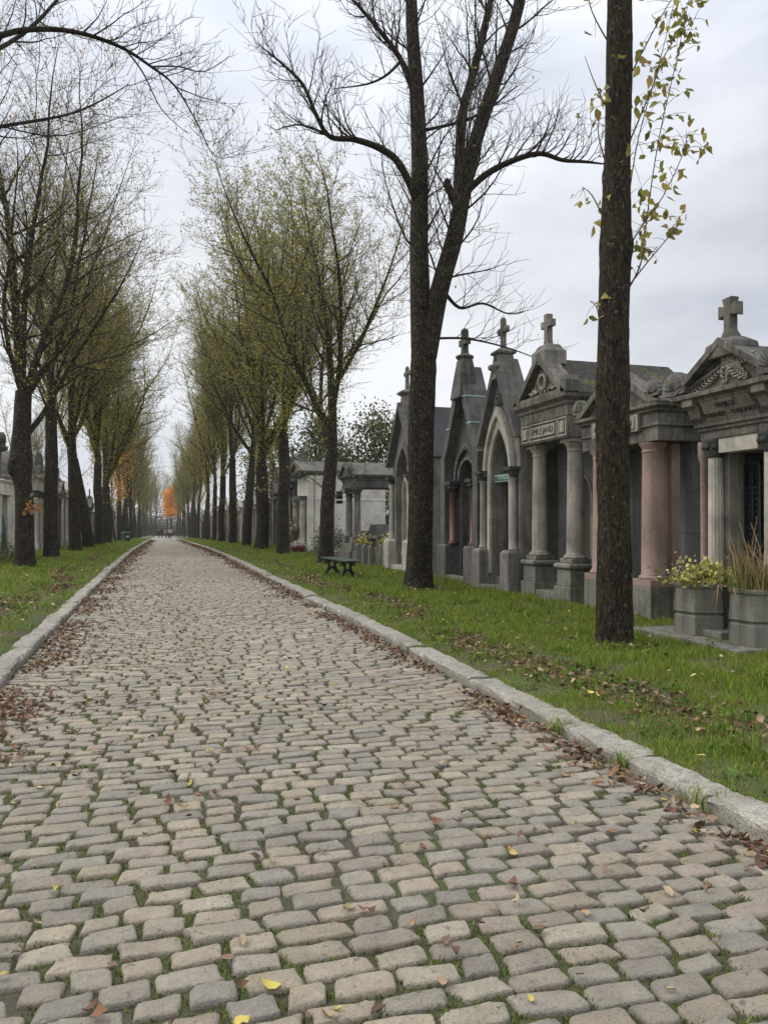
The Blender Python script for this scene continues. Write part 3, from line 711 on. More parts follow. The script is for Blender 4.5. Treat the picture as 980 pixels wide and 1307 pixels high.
root = thing('avenue_tree', 'tree just outside the picture whose long bare branch droops across the top left sky', 'tree', (TX_L, 13.6, zg(TX_L, 13.6)), 0)
t = Tree(15); g = t.g
def stem3(pts, lvl, kids, cfg, t0=0.3):
    P = smooth(np.array([q[:3] for q in pts], float), 5); rad = np.interp(np.linspace(0, len(pts)-1, len(P)), np.arange(len(pts)), [q[3] for q in pts])
    t.put(P, rad, lvl)
    if kids: t.branch(P, rad, float(np.sum(np.linalg.norm(np.diff(P, axis=0), axis=1))), lvl if lvl else 1, cfg, t0)
cl = CFG(leaf=0.08, epi=0.05, rmin=0.005, den=(0,3.4,4.4,4.6,0,0), len=(8,2.0,1.0,0.5,0.3), max=4, up=(0,0,0.05,0.06,0.05,0.05))
stem3([(0,0,-0.2,0.32),(0,0,2,0.29),(0.05,0,5,0.27),(0.1,0,7.4,0.24)], 0, False, cl)
stem3([(0.1,0,7.2,0.2),(-0.2,0.2,9.5,0.16),(-0.4,0.3,12,0.12),(-0.3,0.4,15,0.05)], 1, True, CFG(leaf=0.2), 0.3)
stem3([(0.1,0,7.0,0.15),(-0.6,-0.8,9,0.12),(-1.0,-1.2,12,0.05)], 1, True, CFG(leaf=0.2), 0.3)
stem3([(0.1,0,7.3,0.072),(0.7,0.2,8.9,0.06),(1.48,0.4,9.8,0.051),(2.4,0.7,10.25,0.042),(3.28,0.9,10.27,0.033),(3.9,1.2,10.15,0.0252),(4.35,1.4,9.95,0.018),(4.8,1.5,9.3,0.012),(5.05,1.6,8.85,0.0072),(5.3,1.6,8.75,0.004)], 1, True, cl, 0.35)
stem3([(3.4,0.9,10.27,0.018),(3.75,1.0,9.9,0.0144),(4.1,1.1,9.3,0.0096),(4.6,1.2,8.95,0.004)], 2, True, cl, 0.2)
stem3([(3.9,1.2,10.15,0.018),(4.4,1.3,10.3,0.0132),(4.9,1.4,10.35,0.0096),(5.4,1.5,10.8,0.004)], 2, True, cl, 0.2)
stem3([(4.35,1.4,9.95,0.012),(4.8,1.6,9.95,0.0096),(5.2,1.7,9.95,0.006),(5.5,1.8,9.9,0.004)], 2, True, cl, 0.2)
stem3([(0.7,0.2,8.9,0.048),(1.6,1.6,10.6,0.036),(2.4,2.2,12.2,0.024),(3.0,2.6,13.6,0.009)], 1, True, cl, 0.2)
stem3([(0.2,0.1,7.6,0.054),(1.2,2.0,9.0,0.036),(2.4,3.0,10.0,0.024),(3.4,3.8,11.2,0.0072)], 1, True, CFG(leaf=0.25,max=4), 0.2)
t.parts(root, 0.075, RUST, 'bark_dark')

# copies with their own labels down both rows
def cp(src, x, y, label, rz, sc, group=None):
    c = copy_tree(src); c.location = (x, y, zg(x, y)-0.03); c.rotation_euler.z = rz; c.scale = (sc, sc, sc); c['label'] = label
    if group: c['group'] = group
    return c
cp(D, TX_R+.05, 58.7, 'right-row tree fifth past the bench, grey-green bole', 2.1, 1.12)
cp(A, TX_R, 68.8, 'right-row tree sixth past the bench, slim bole', 1.2, 1.12)
cp(Cc, TX_L, 47.4, 'left-row trunk right of the mossy yellow-green one, forked low', 2.6, 1.08)
cp(A, TX_L, 55.0, 'left-row dark trunk beside the yellow shrub, just left of the darkest bole', 3.9, 1.08)
cp(B, TX_L, 63.7, 'darkest straight bole of the left row, last before the orange-leaved tree', 0.6, 1.02)
FG = 'far trees of the avenue rows'
F1 = thing('avenue_tree', 'distant bare-topped tree standing in the avenue rows', 'tree', (TX_R, 78.5, zg(TX_R, 78.5)), 0, FG)
avenue_tree(111, 19.6, 5.8, 0.26, 6, (14,34), c_far, F1, leafsize=0.13, cols=OLIVE)
F2 = thing('avenue_tree', 'distant bare-topped tree standing in the avenue rows', 'tree', (TX_L, 82.9, zg(TX_L, 82.9)), 0, FG)
avenue_tree(123, 19.0, 5.4, 0.27, 6, (14,34), c_far, F2, leafsize=0.13, cols=YELLOW)
F3 = thing('avenue_tree', 'distant bare-topped tree standing in the avenue rows', 'tree', (TX_L, 92.0, zg(TX_L, 92)), 0, FG)
avenue_tree(135, 20, 6.2, 0.26, 6, (14,34), c_far, F3, leafsize=0.12, cols=[(0.21,0.19,0.09),(0.18,0.175,0.08),(0.26,0.22,0.09)])
k = 0
for y in (88, 98, 107, 116, 126, 136, 147, 158, 170, 183, 197, 212, 228, 245):
    for side in (TX_R, TX_L):
        if side < 0 and y in (88,): continue
        cp((F1, F2, F3)[(k*2+(side > 0)) % 3], side + random.uniform(-.25, .25), y + random.uniform(-1.5, 1.5), F1['label'], random.uniform(0, 6.28), random.uniform(0.92, 1.08), FG); k += 1
EG = 'trees closing the end of the avenue'
for x, y in ((-9,258),(-5,268),(-1.5,262),(2,270),(5.5,264),(9,259),(-12,272),(13,270),(-3,280),(4,284)):
    cp((F1, F2, F3)[k % 3], x, y, 'faint tree in the mass that closes the avenue beyond its far end', random.uniform(0, 6.28), random.uniform(0.9, 1.1), EG); k += 1
# trees seen over and between the tombs, away from the avenue
for x, y, s in ((-17,62,.8),(-22,78,.9),(-15,95,.85),(-26,105,1),(-18,125,1),(-30,60,.8)):
    cp((F1, F2, F3)[k % 3], x, y, 'background tree standing among the tombs left of the avenue', random.uniform(0, 6.28), s, 'trees beyond the left tombs'); k += 1

# the wood that closes the view, and low scrub on the skyline behind the tombs: one mass each
def mass(label, boxes, seed, cols):
    g = np.random.default_rng(seed); P = []; tw = []; o = 0
    for x0, x1, y0, y1, h, n in boxes:
        x = g.uniform(x0, x1, n); y = g.uniform(y0, y1, n); top = h*(0.72+0.4*np.array([mnoise.noise((a*0.11, b*0.05, seed)) for a, b in zip(x, y)]))
        z = zground(x, y)+top*g.beta(1.1, 1.5, n); P.append(np.stack([x, y, z], -1))
    t = Tree(seed); P = np.concatenate(P)
    for q in P[::9]:
        zb = float(zground(q[0], q[1])); t.small.append(tube_np(np.array([(q[0]+g.normal(0,.3), q[1], zb), (q[0], q[1], (zb+q[2])/2), (q[0]+g.normal(0,.8), q[1], q[2]+1.2)]), np.array([.07,.05,.015]), 3))
    o = 0; V = []; Q = []
    for v, q in t.small: V.append(v); Q.append(q+o); o += len(v)
    V = np.concatenate(V); Q = np.concatenate(Q)
    lm = leaves_mesh('far_wood', P, 0.85, cols, g, 0.2)
    nl = len(lm.vertices); co = np.empty(nl*3, dtype=np.float32); lm.vertices.foreach_get('co', co); bpy.data.meshes.remove(lm)
    o_ = np.arange(nl//4)*4; T = np.concatenate([np.stack([o_, o_+1, o_+2], -1), np.stack([o_, o_+2, o_+3], -1)])
    cc = np.repeat(np.asarray(cols)[g.integers(0, len(cols), nl//4)]*g.uniform(.7, 1.2, (nl//4, 1)), 4, 0)
    ob = obj('far_wood', mesh_arrays('far_wood', np.concatenate([co.reshape(-1, 3), V]), Q+nl, T, np.concatenate([cc, np.tile([0.06,0.05,0.04], (len(V), 1))]), False, [M['leaf']]))
    tag(ob, label, 'wood', kind='stuff')
mass('grey-brown far wood closing the end of the avenue', [(-60, 60, 300, 330, 17, 20000), (-8, 12, 285, 300, 9, 6000)], 5, [(0.17,0.16,0.11),(0.20,0.185,0.125),(0.15,0.145,0.10),(0.21,0.18,0.11)])
mass('low scrub on the skyline beyond the left tombs', [(-70, -16, 120, 150, 5, 5000), (-60, -20, 80, 100, 3.6, 3500)], 6, [(0.09,0.10,0.045),(0.12,0.11,0.06),(0.07,0.075,0.04)])
mass('low scrub on the skyline beyond the right tombs', [(15, 75, 90, 120, 5, 5000), (10, 30, 130, 170, 7, 4000)], 7, [(0.09,0.10,0.045),(0.12,0.11,0.06),(0.07,0.075,0.04)])

# --- small leafy trees
def leafy_tree(name, label, x, y, H, crown_r, z0, cols, n, size, seed, clumps=14, group=None, cat='tree', rz=0, squash=1.0, tr=0.08):
    root = thing(name, label, cat, (x, y, zg(x, y)-0.03), rz, group); g = np.random.default_rng(seed); t = Tree(seed)
    P = t.path((0,0,-0.1), (0,0,1), H*0.8, 10, 0.05, 0.05); t.put(P, np.linspace(tr, tr*0.3, 11), 0, 10)
    L = []
    for i in range(clumps):
        h = z0 + (H-z0)*(i+0.6)/clumps; f = (h-z0)/(H-z0); rr = crown_r*math.sin(PI*min(0.97, 0.18+0.8*f))**0.7*squash
        for _ in range(3):
            a = g.uniform(0, 6.28); q = rr*g.uniform(0.35, 1.0); c = np.array([q*math.cos(a), q*math.sin(a), h+g.normal(0, 0.15*H/8)])
            k = min(9, int(10*(h/H*0.8)/0.8)); p0 = P[max(0, k-2)]
            t.small.append(tube_np(np.array([p0, (p0+c)/2+[0,0,0.1], c]), np.array([tr*.35, tr*.22, 0.008]), 4))
            m = int(n/(clumps*3)); L.append(c+g.normal(0, crown_r*0.23, (m, 3))*[1,1,0.8])
    t.leaf = list(np.concatenate(L)); t.parts(root, size, cols, 'bark_dark'); return root
leafy_tree('young_tree', 'small bright orange autumn tree beside the far end of the road', 3.5, 238, 14.4, 2.7, 6.3, ORANGE, 4200, 0.46, 7, 9, tr=.14)
leafy_tree('young_tree', 'rust and orange leaved tree just beyond the darkest left-row trunks', -3.9, 72, 9.2, 2.0, 3.6, ORANGE[:2]+RUST, 2300, 0.17, 8, 8)
DG = [(0.085,0.10,0.035),(0.10,0.115,0.04),(0.14,0.135,0.045),(0.06,0.075,0.03)]
leafy_tree('bushy_tree', 'rounded olive-green tree rising behind the columned pavilion roof', 14.6, 50, 8.6, 3.9, 1.2, DG+[(0.17,0.12,0.05)], 9500, 0.25, 9, 10, tr=0.16)
leafy_tree('bushy_tree', 'dark green tree behind the whitish tomb and its broken stub', 11.4, 54, 9.2, 3.0, 1.0, DG, 8000, 0.24, 10, 10, tr=0.16)
leafy_tree('bushy_tree', 'dull green tree between the stout trunk and the whitish tomb', 9.6, 66, 10, 3.2, 1.5, DG+OLIVE, 7500, 0.26, 12, 10, tr=0.16)
leafy_tree('shrub', 'bright yellow shrub glimpsed between left-row trunks', -7.2, 62, 4.4, 1.3, 1.0, [(0.6,0.40,0.03),(0.5,0.36,0.05)], 1500, 0.12, 13, 8, cat='shrub', tr=0.05)
leafy_tree('shrub', 'bright green clipped shrub under the yellow shrub', -6.3, 57, 1.9, 0.7, 0.1, [(0.10,0.20,0.02),(0.13,0.22,0.03)], 1300, 0.08, 14, 6, cat='shrub', tr=0.03)
leafy_tree('shrub', 'low dark green shrub before the bronze-doored tomb', -5.5, 28.0, 0.85, 0.75, 0.05, DG, 2600, 0.06, 15, 4, cat='shrub', tr=0.03, squash=1.3)

# ------------------------------------------------------------------ grass, moss, litter
def litter_patch(X, Y, g, zf):
    """bare, leafy strips: 0..1"""
    return np.array([0.5+0.5*mnoise.noise((x*0.9, y*0.35, 9.0)) for x, y in zip(X, Y)])
def blades(X, Y, Z, H, W, g, cols):
    n = len(X); a = g.uniform(0, 6.28, n); dx, dy = np.cos(a), np.sin(a); b = g.uniform(0, 6.28, n); ln = H*g.uniform(0.15, 0.75, n)
    lx, ly = np.cos(b)*ln, np.sin(b)*ln
    p = np.stack([X, Y, Z-0.01], -1); w = np.stack([dx*W, dy*W, np.zeros(n)], -1)
    m = p+np.stack([lx*0.35, ly*0.35, H*0.6], -1); t = p+np.stack([lx, ly, H], -1)
    V = np.stack([p-w, p+w, m-w*0.75, m+w*0.75, t], 1).reshape(-1, 3); o = np.arange(n)*5
    Q = np.stack([o, o+1, o+3, o+2], -1); T = np.stack([o+2, o+3, o+4], -1)
    c = np.asarray(cols)[g.integers(0, len(cols), n)]*g.uniform(0.5, 1.45, (n, 1))
    c = np.repeat(c, 5, 0); return V, Q, T, c
GC = [(0.18,0.265,0.024),(0.225,0.31,0.033),(0.135,0.21,0.022),(0.27,0.32,0.045),(0.29,0.28,0.08),(0.155,0.245,0.027)]
def scatter(x0, x1, y0, y1, n, g):
    return g.uniform(x0, x1, n), g.uniform(y0, y1, n)
def grass_field(side):
    g = np.random.default_rng(50+side); out = []
    if side > 0: bands = [(3.08,7.2,2.2,6,90000,.055,.0024),(3.08,7.0,6,11,56000,.06,.0028),(3.1,6.85,11,20,46000,.07,.004),(3.1,7.0,20,40,34000,.08,.007),(3.1,7.2,40,120,26000,.11,.016)]
    else: bands = [(-5.8,-1.66,8,14,36000,.05,.003),(-5.9,-1.66,14,24,36000,.06,.0045),(-6.0,-1.66,24,44,34000,.075,.007),(-6.2,-1.66,44,120,26000,.11,.016)]
    for x0, x1, y0, y1, n, h, w in bands:
        X, Y = scatter(x0, x1, y0, y1, n, g)
        d = (X-(KR+KW)) if side > 0 else ((KL-KW)-X)
        pn = np.array([mnoise.noise((x*0.8, y*0.45, 2.0)) for x, y in zip(X, Y)]); pf = np.array([mnoise.noise((x*2.6, y*2.6, 5.0)) for x, y in zip(X, Y)])
        strip = np.exp(-((d-0.75-0.25*np.sin(Y*0.6))/0.34)**2)
        keep = g.uniform(0, 1, n) < np.clip(1.0 + 0.6*pf - 0.95*strip*np.clip(0.6+pn*1.0, 0, 1) - 0.3*np.clip(pn-0.2, 0, 1), 0.2, 1)
        X, Y, pf, pn, d = X[keep], Y[keep], pf[keep], pn[keep], d[keep]
        H = 0.88*h*g.uniform(0.45, 1.35, len(X))*(1+1.3*np.clip(pf, -0.4, 1))*(0.8+0.5*np.clip(d, 0, 1.0)); W = w*g.uniform(0.7, 1.4, len(X))
        out.append(blades(X, Y, zground(X, Y), H, W, g, GC))
    # taller tufts
    tx, ty = (scatter(3.5, 6.6, 3, 30, 90, g) if side > 0 else scatter(-5.5, -2.2, 9, 40, 90, g))
    for x, y in zip(tx, ty):
        k = int(g.integers(25, 70)); X = x+g.normal(0, 0.07, k); Y = y+g.normal(0, 0.07, k)
        out.append(blades(X, Y, zground(X, Y), g.uniform(0.08, 0.2, k), np.full(k, 0.003+0.00012*y), g, GC[:2]+[(0.10,0.16,0.035)]))
    if side > 0:   # tufts standing along the tomb fronts and the kerb joints
        for (x, y, k, s) in [(2.9,3.47,60,.05),(2.9,5.03,90,.05),(3.0,8.55,110,.06),(2.85,4.17,40,.03)]+[(6.5+g.normal(0,.12), yy, 40, .16) for yy in np.arange(5.5, 24, 0.32)]+[(5.13+.32*math.cos(a), 7.65+.32*math.sin(a), 50, .1) for a in np.arange(0, 6.28, .5)]:
            X = x+g.normal(0, s, k); Y = y+g.normal(0, s, k)
            out.append(blades(X, Y, zground(np.maximum(X, 3.13), Y)-(0.06 if x < 3.05 else 0), g.uniform(0.05, 0.15, k), np.full(k, 0.0035), g, GC))
    o = 0; VV = []; QQ = []; TT = []; CC = []
    for V, Q, T, c in out: VV.append(V); QQ.append(Q+o); TT.append(T+o); CC.append(c); o += len(V)
    ob = obj('grass', mesh_arrays('grass', np.concatenate(VV), np.concatenate(QQ), np.concatenate(TT), np.concatenate(CC), False, [M['grassblade']]))
    tag(ob, 'short green grass of the verge on the tombs with columns side' if side > 0 else 'short green grass of the verge left of the road', 'grass', kind='stuff')
grass_field(1); grass_field(-1)

# broad-leaved weeds in the turf
g = np.random.default_rng(66); WP = []
for x0, x1, y0, y1, k in ((3.15, 6.6, 2.6, 9, 420), (3.15, 6.6, 9, 20, 420), (-5.5, -1.75, 8.5, 20, 420)):
    for _ in range(k):
        x, y = g.uniform(x0, x1), g.uniform(y0, y1)
        if mnoise.noise((x*1.2, y*1.2, 12.0)) < -0.05: continue
        m_ = int(g.integers(5, 11)); xx = x+g.normal(0, .045, m_); yy = y+g.normal(0, .045, m_)
        WP.append(np.stack([xx, yy, zground(xx, yy)+g.uniform(.02, .055, m_)], -1))
tag(obj('weeds', leaves_mesh('weeds', np.concatenate(WP), .055, [(0.09,0.17,0.02),(0.12,0.20,0.03),(0.07,0.13,0.02),(0.15,0.20,0.04)], g, 0.1, 'grassblade', .8, True)), 'broad-leaved weeds and clover mixed into the turf', 'weeds', kind='stuff')

# moss and weeds between the setts
g = np.random.default_rng(77); n = 210000
Y = 1.6 + 26*g.beta(0.85, 2.1, n); X = g.uniform(KL, KR, n)
mk = np.array([mnoise.noise((x*1.5, y*0.8, 1.0)) + 0.6*mnoise.noise((x*5, y*5, 4.0)) for x, y in zip(X, Y)])
bias = np.clip((0.9-X)/2.2, -0.4, 1)*0.35
keep = mk + bias > -0.18
X, Y = X[keep], Y[keep]
V, Q, T, c = blades(X, Y, zroad(X, Y)-0.006, g.uniform(0.006, 0.024, len(X)), np.full(len(X), 0.0035)+0.00018*Y, g, [(0.13,0.19,0.025),(0.17,0.22,0.035),(0.10,0.13,0.03),(0.18,0.19,0.055)])
tag(obj('moss', mesh_arrays('moss', V, Q, T, c, False, [M['grassblade']])), 'moss and tiny weeds in the joints of the setts', 'moss', kind='stuff')

LC = [(0.19,0.10,0.058),(0.14,0.08,0.05),(0.25,0.15,0.085),(0.31,0.21,0.125),(0.10,0.06,0.043),(0.21,0.11,0.06),(0.38,0.29,0.18),(0.17,0.11,0.075)]
LY = [(0.50,0.40,0.10),(0.55,0.46,0.20),(0.45,0.36,0.12),(0.42,0.35,0.2)]
def litter_leaves(X, Y, Z, S, g, cols, flat=0.35):
    n = len(X); a = g.uniform(0, 6.28, n); pit = g.normal(0, flat, n); rol = g.normal(0, flat, n); curl = g.uniform(-0.2, 1.2, n); fold = g.uniform(0, 0.6, n)
    us = np.array([0, .22, .5, .78, 1.0]); ws = np.array([0.03, .26, .31, .19, 0.0])
    vs = []
    for u, w in zip(us, ws):
        zc = curl*((u-0.45)**2)*1.4
        for sd in (-1, 0, 1):
            wig = 0.075*g.standard_normal(n)
            vs.append(np.stack([(u-0.5)*np.ones(n), sd*w*(1-fold*0.5)+wig*abs(sd)*(w > 0), zc+abs(sd)*w*fold*1.5+wig*0.6], -1))
    L = np.stack(vs, 1)*S[:, None, None]
    cp_, sp_ = np.cos(pit)[:, None], np.sin(pit)[:, None]; x = L[..., 0]*cp_+L[..., 2]*sp_; z = -L[..., 0]*sp_+L[..., 2]*cp_
    cr, sr = np.cos(rol)[:, None], np.sin(rol)[:, None]; y = L[..., 1]*cr-z*sr; z = L[..., 1]*sr+z*cr
    ca, sa = np.cos(a)[:, None], np.sin(a)[:, None]; X3 = x*ca-y*sa; Y3 = x*sa+y*ca
    z = z - z.min(1, keepdims=True)
    V = np.stack([X[:, None]+X3, Y[:, None]+Y3, Z[:, None]+z], -1).reshape(-1, 3)
    q = np.array([(r*3+c, r*3+c+1, (r+1)*3+c+1, (r+1)*3+c) for r in range(4) for c in range(2)])
    Q = (q[None]+(np.arange(n)*15)[:, None, None]).reshape(-1, 4)
    c = np.asarray(cols)[g.integers(0, len(cols), n)]*g.uniform(0.7, 1.2, (n, 1))
    return V, Q, np.repeat(c, 15, 0)
g = np.random.default_rng(99); B_ = []
def add_litter(X, Y, zf, S, cols, flat=0.35, lift=0.0):
    B_.append(litter_leaves(X, Y, zf(X, Y)+lift+g.uniform(0, 0.012, len(X)), S, g, cols, flat))
def gutter(side, y0, y1, n, sig, sc):
    Y = g.uniform(y0, y1, n); cl = np.array([mnoise.noise((y*0.8, side*3.0, 0)) for y in Y])
    d = np.abs(g.normal(0, sig, n))*(1+0.9*cl)+g.uniform(0, 0.05, n)
    X = KR-0.03-d if side > 0 else KL+0.03+d
    keep = g.uniform(0, 1, n) < 0.5+1.5*cl; X, Y = X[keep], Y[keep]
    lift = np.clip(0.05-(np.abs(X-(KR if side > 0 else KL)))*0.25, 0, 0.05)*g.uniform(0, 1, len(X))
    B_.append(litter_leaves(X, Y, zroad(X, Y)+0.008+lift, sc*g.uniform(0.6, 1.25, len(X)), g, LC, 0.4))
gutter(1, 2, 12, 1500, 0.12, 0.062); gutter(1, 12, 34, 2400, 0.2, 0.075); gutter(1, 34, 110, 2600, 0.3, 0.13)
gutter(-1, 5, 14, 1700, 0.28, 0.06); gutter(-1, 14, 36, 2500, 0.28, 0.072); gutter(-1, 36, 110, 2600, 0.3, 0.13)
def road_z(X, Y): return zroad(X, Y)+0.009
X = g.uniform(KL+.2, KR-.2, 420); Y = 2+32*g.beta(0.9, 1.6, 420); add_litter(X, Y, road_z, 0.06*g.uniform(0.5, 1.2, 420), LC, 0.22)
X = g.uniform(KL+.2, 0.6, 620); Y = 4+26*g.beta(1.2, 1.6, 620); add_litter(X, Y, road_z, 0.062*g.uniform(0.5, 1.2, 620), LC, 0.25)
n = 60; X = g.uniform(KL+.2, KR-.1, n); Y = 2+9*g.beta(0.9, 1.4, n); add_litter(X, Y, road_z, 0.05*g.uniform(0.5, 1.2, n), LY, 0.15)
for side in (1, -1):                                              # trail of leaves on the bare strip of each verge, and scattered over the grass
    n = 3400; Y = (2.4 if side > 0 else 8)+38*g.beta(0.8, 2.0, n); d = 0.75+0.25*np.sin(Y*0.6)+g.normal(0, 0.2, n)
    X = KR+KW+d if side > 0 else KL-KW-d
    keep = np.array([mnoise.noise((x*0.8, y*0.45, 2.0)) for x, y in zip(X, Y)])+g.normal(0, .2, n) > -0.12
    X, Y = X[keep], Y[keep]; add_litter(X, Y, zground, 0.062*g.uniform(0.5, 1.25, len(X))*(1+Y*0.014), LC, 0.4, 0.015)
    n = 700; Y = (2.4 if side > 0 else 8)+45*g.beta(0.9, 1.6, n); X = g.uniform(3.2, 6.6, n) if side > 0 else g.uniform(-5.6, -1.8, n)
    add_litter(X, Y, zground, 0.055*g.uniform(0.5, 1.2, n)*(1+Y*0.014), LC+LY+LY, 0.3, 0.045)
for tx_, ty_ in ((5.13, 7.65), (5.3, 15.1), (5.45, 25.2), (TX_L, 25.8), (-4.2, 32.6), (5.3, 33.4)):   # leaves caught round the boles
    n = 60; a_ = g.uniform(0, 6.28, n); q_ = 0.3+np.abs(g.normal(0, .25, n)); X = tx_+q_*np.cos(a_); Y = ty_+q_*np.sin(a_)
    add_litter(X, Y, zground, 0.06*g.uniform(0.5, 1.2, n)*(1+ty_*0.012), LC+LY[:1], 0.4, 0.03)
o = 0; VV = []; QQ = []; CC = []
for V, Q, c in B_: VV.append(V); QQ.append(Q+o); CC.append(c); o += len(V)
tag(obj('fallen_leaves', mesh_arrays('fallen_leaves', np.concatenate(VV), np.concatenate(QQ), None, np.concatenate(CC), True, [M['litter']])), 'dry brown leaves drifted along both kerbs and over the verges', 'leaves', kind='stuff')
for x, y, s, a, c, lab in ((0.345, 2.44, 0.075, 2.3, (0.50,0.43,0.10), 'bright yellow leaf lying on the setts near the picture bottom'),
                           (1.55, 3.12, 0.062, 1.2, (0.50,0.36,0.12), 'golden brown leaf flat on the setts toward the right kerb')):
    V, Q, cc = litter_leaves(np.array([0.0]), np.array([0.0]), np.array([0.0]), np.array([s]), np.random.default_rng(3), [c], 0.08)
    ob = obj('fallen_leaf', mesh_arrays('fallen_leaf', V, Q, None, np.repeat(np.array([c]), 15, 0), True, [M['litter']]))
    ob.location = (x, y, float(zroad(x, y))+0.01); ob.rotation_euler = (0, 0, a); tag(ob, lab, 'leaf')
# ------------------------------------------------------------------ tombs
FX = 6.8
def tomb(name, label, yc, side=1, fx=None, group=None):
    x = fx if fx is not None else (FX if side > 0 else -5.9)
    return thing(name, label, 'tomb', (x, yc, zg(x, yc)), -PI/2 if side > 0 else PI/2, group)
def arc(h, zs, za, n=9):                        # right springing -> apex -> left springing (round when za-zs == h, pointed when taller)
    H = za-zs; Rr = (h*h+H*H)/(2*h); a1 = math.acos(max(-1, min(1, (Rr-h)/Rr)))
    r = [(h-Rr+Rr*math.cos(a1*i/n), zs+Rr*math.sin(a1*i/n)) for i in range(n+1)]
    return r + [(-x, z) for x, z in r[-2::-1]]
def wall_arch(w, ze, za, h, zs, zt, z0=-0.2):   # gabled wall outline with an arched doorway cut from below
    top = [(w, ze), (0, za), (-w, ze)] if za > ze else [(w, ze), (-w, ze)]
    return [(-w, z0), (-h, z0)] + arc(h, zs, zt)[::-1] + [(h, z0), (w, z0)] + top
def ring_arch(mb, h0, h1, zs, zt0, zt1, y0, y1, leg=None):
    a = arc(h1, zs, zt1); b = arc(h0, zs, zt0)
    if leg is not None: a = [(h1, leg)] + a + [(-h1, leg)]; b = [(h0, leg)] + b + [(-h0, leg)]
    n = len(a); vs = []
    for y in (y0, y1):
        vs += [(x, y, z) for x, z in a] + [(x, y, z) for x, z in b]
    fs = []
    for i in range(n-1):
        fs += [(i, i+1, n+i+1, n+i), (2*n+i, 3*n+i, 3*n+i+1, 2*n+i+1), (i, 2*n+i, 2*n+i+1, i+1), (n+i, n+i+1, 3*n+i+1, 3*n+i)]
    fs += [(0, n, 3*n, 2*n), (n-1, 3*n-1, 4*n-1, 2*n-1)]
    mb.add(vs, fs)
def rake(mb, half, zb, za, tv, y0, y1):
    k = tv*half/(za-zb)
    for s in (1, -1):
        mb.prism([(s*half, zb), (s*0.0005, za), (s*0.0005, za-tv), (s*(half-k), zb)], y0, y1)
def gable_roof(mb, half, zb, za, y0, y1): mb.prism([(-half, zb), (half, zb), (0, za)], y0, y1)
def latin_cross(mb, x, y, z0, h, arm, t, d, zc=0.68, flare=0.0):
    a = t/2; b = arm/2; zt = z0+h; z1 = z0+h*zc-a; z2 = z1+t; f = flare
    mb.prism([(x-a-f, z0), (x+a+f, z0), (x+a, z0+0.2*h), (x+a, z1), (x+b, z1-f*.4), (x+b, z2+f*.4), (x+a, z2), (x+a+f*.4, zt), (x-a-f*.4, zt), (x-a, z2), (x-b, z2+f*.4), (x-b, z1-f*.4), (x-a, z1), (x-a, z0+0.2*h)], y-d/2, y+d/2)
def lobed_cross(mb, x, y, z0, h, arm, t, d):
    latin_cross(mb, x, y, z0, h, arm, t, d, 0.66)
    for p, q in ((x-arm/2, z0+h*.66), (x+arm/2, z0+h*.66), (x, z0+h)): mb.ball((p, y, q), t*0.8, (1, .75*d/t, 1))
def column_shape(mb, x, y, z0, z1, r0, r1, cap=0.14, n=28, base=0.1):
    mb.lathe([(r0*1.32, z0), (r0*1.36, z0+base*.3), (r0*1.3, z0+base*.5), (r0*1.1, z0+base*.62), (r0*1.16, z0+base*.8), (r0*1.0, z0+base)]
             + [(r0+(r1-r0)*(t**1.4), z0+base+(z1-cap-z0-base)*t) for t in (0.1,.25,.4,.55,.7,.85,1)]
             + [(r1*1.12, z1-cap+.01), (r1*1.12, z1-cap+.03), (r1*1.02, z1-cap+.035), (r1*1.08, z1-cap*.5), (r1*1.4, z1-.02), (r1*1.42, z1)], x, y, n)
def text_part(txt, size, mat, parent, x, y, z, name='lettering', depth=0.004, sx=1.0):
    cu = bpy.data.curves.new('t', 'FONT'); cu.body = txt; cu.size = size; cu.align_x = 'CENTER'; cu.align_y = 'CENTER'; cu.extrude = depth
    o = bpy.data.objects.new('t', cu); COL.objects.link(o)
    dg = bpy.context.evaluated_depsgraph_get(); me = bpy.data.meshes.new_from_object(o.evaluated_get(dg))
    bpy.data.objects.remove(o); me.materials.clear(); me.materials.append(mat)
    me.transform(Matrix.Translation((x, y, z)) @ Matrix.Rotation(PI/2, 4, 'X') @ Matrix.Diagonal((sx, 1, 1, 1)))
    return obj(name, me, parent)
def shell(mb, x, y, z, r, d=0.09, n=9):          # fan shaped acroterion
    pts = [(x-r*.75, z)]
    for i in range(n*2+1):
        a = PI*(1-i/(n*2))*1.0; rr = r*(1.0 if i % 2 == 0 else 0.9); pts.append((x+rr*math.cos(a)*.85, z+r*.25+rr*math.sin(a)*.9))
    pts.append((x+r*.75, z)); mb.prism(pts, y, y+d)
    for i in range(n):
        a = PI*(0.08+0.84*i/(n-1)); p0 = (x+.15*r*math.cos(a), y-.012, z+.22*r); p1 = (x+.8*r*math.cos(a)*.85, y-.016, z+r*.25+.8*r*math.sin(a)*.9)
        mb.tube([p0, p1], [.008, r*.085], 6)
def frond(mb, p, ang, L, n, y, w, curve=0.5):    # carved palm branch lying in the tympanum
    x, z = p; a = ang
    for i in range(n):
        t = i/n; st = L/n; x2 = x+math.cos(a)*st; z2 = z+math.sin(a)*st
        mb.tube([(x, y, z), (x2, y, z2)], [w*.35, w*.3], 6)
        for s in (1, -1):
            b = a+s*R(48); l = w*5.2*(1-0.55*t)*(0.5+1.2*min(t*3, .5))
            mb.tube([(x, y, z), (x+math.cos(b)*l*.5, y-.018, z+math.sin(b)*l*.5), (x+math.cos(b-s*.25)*l, y+.004, z+math.sin(b-s*.25)*l)], [w*.3, w*.5, w*.12], 6)
        x, z = x2, z2; a += curve/n
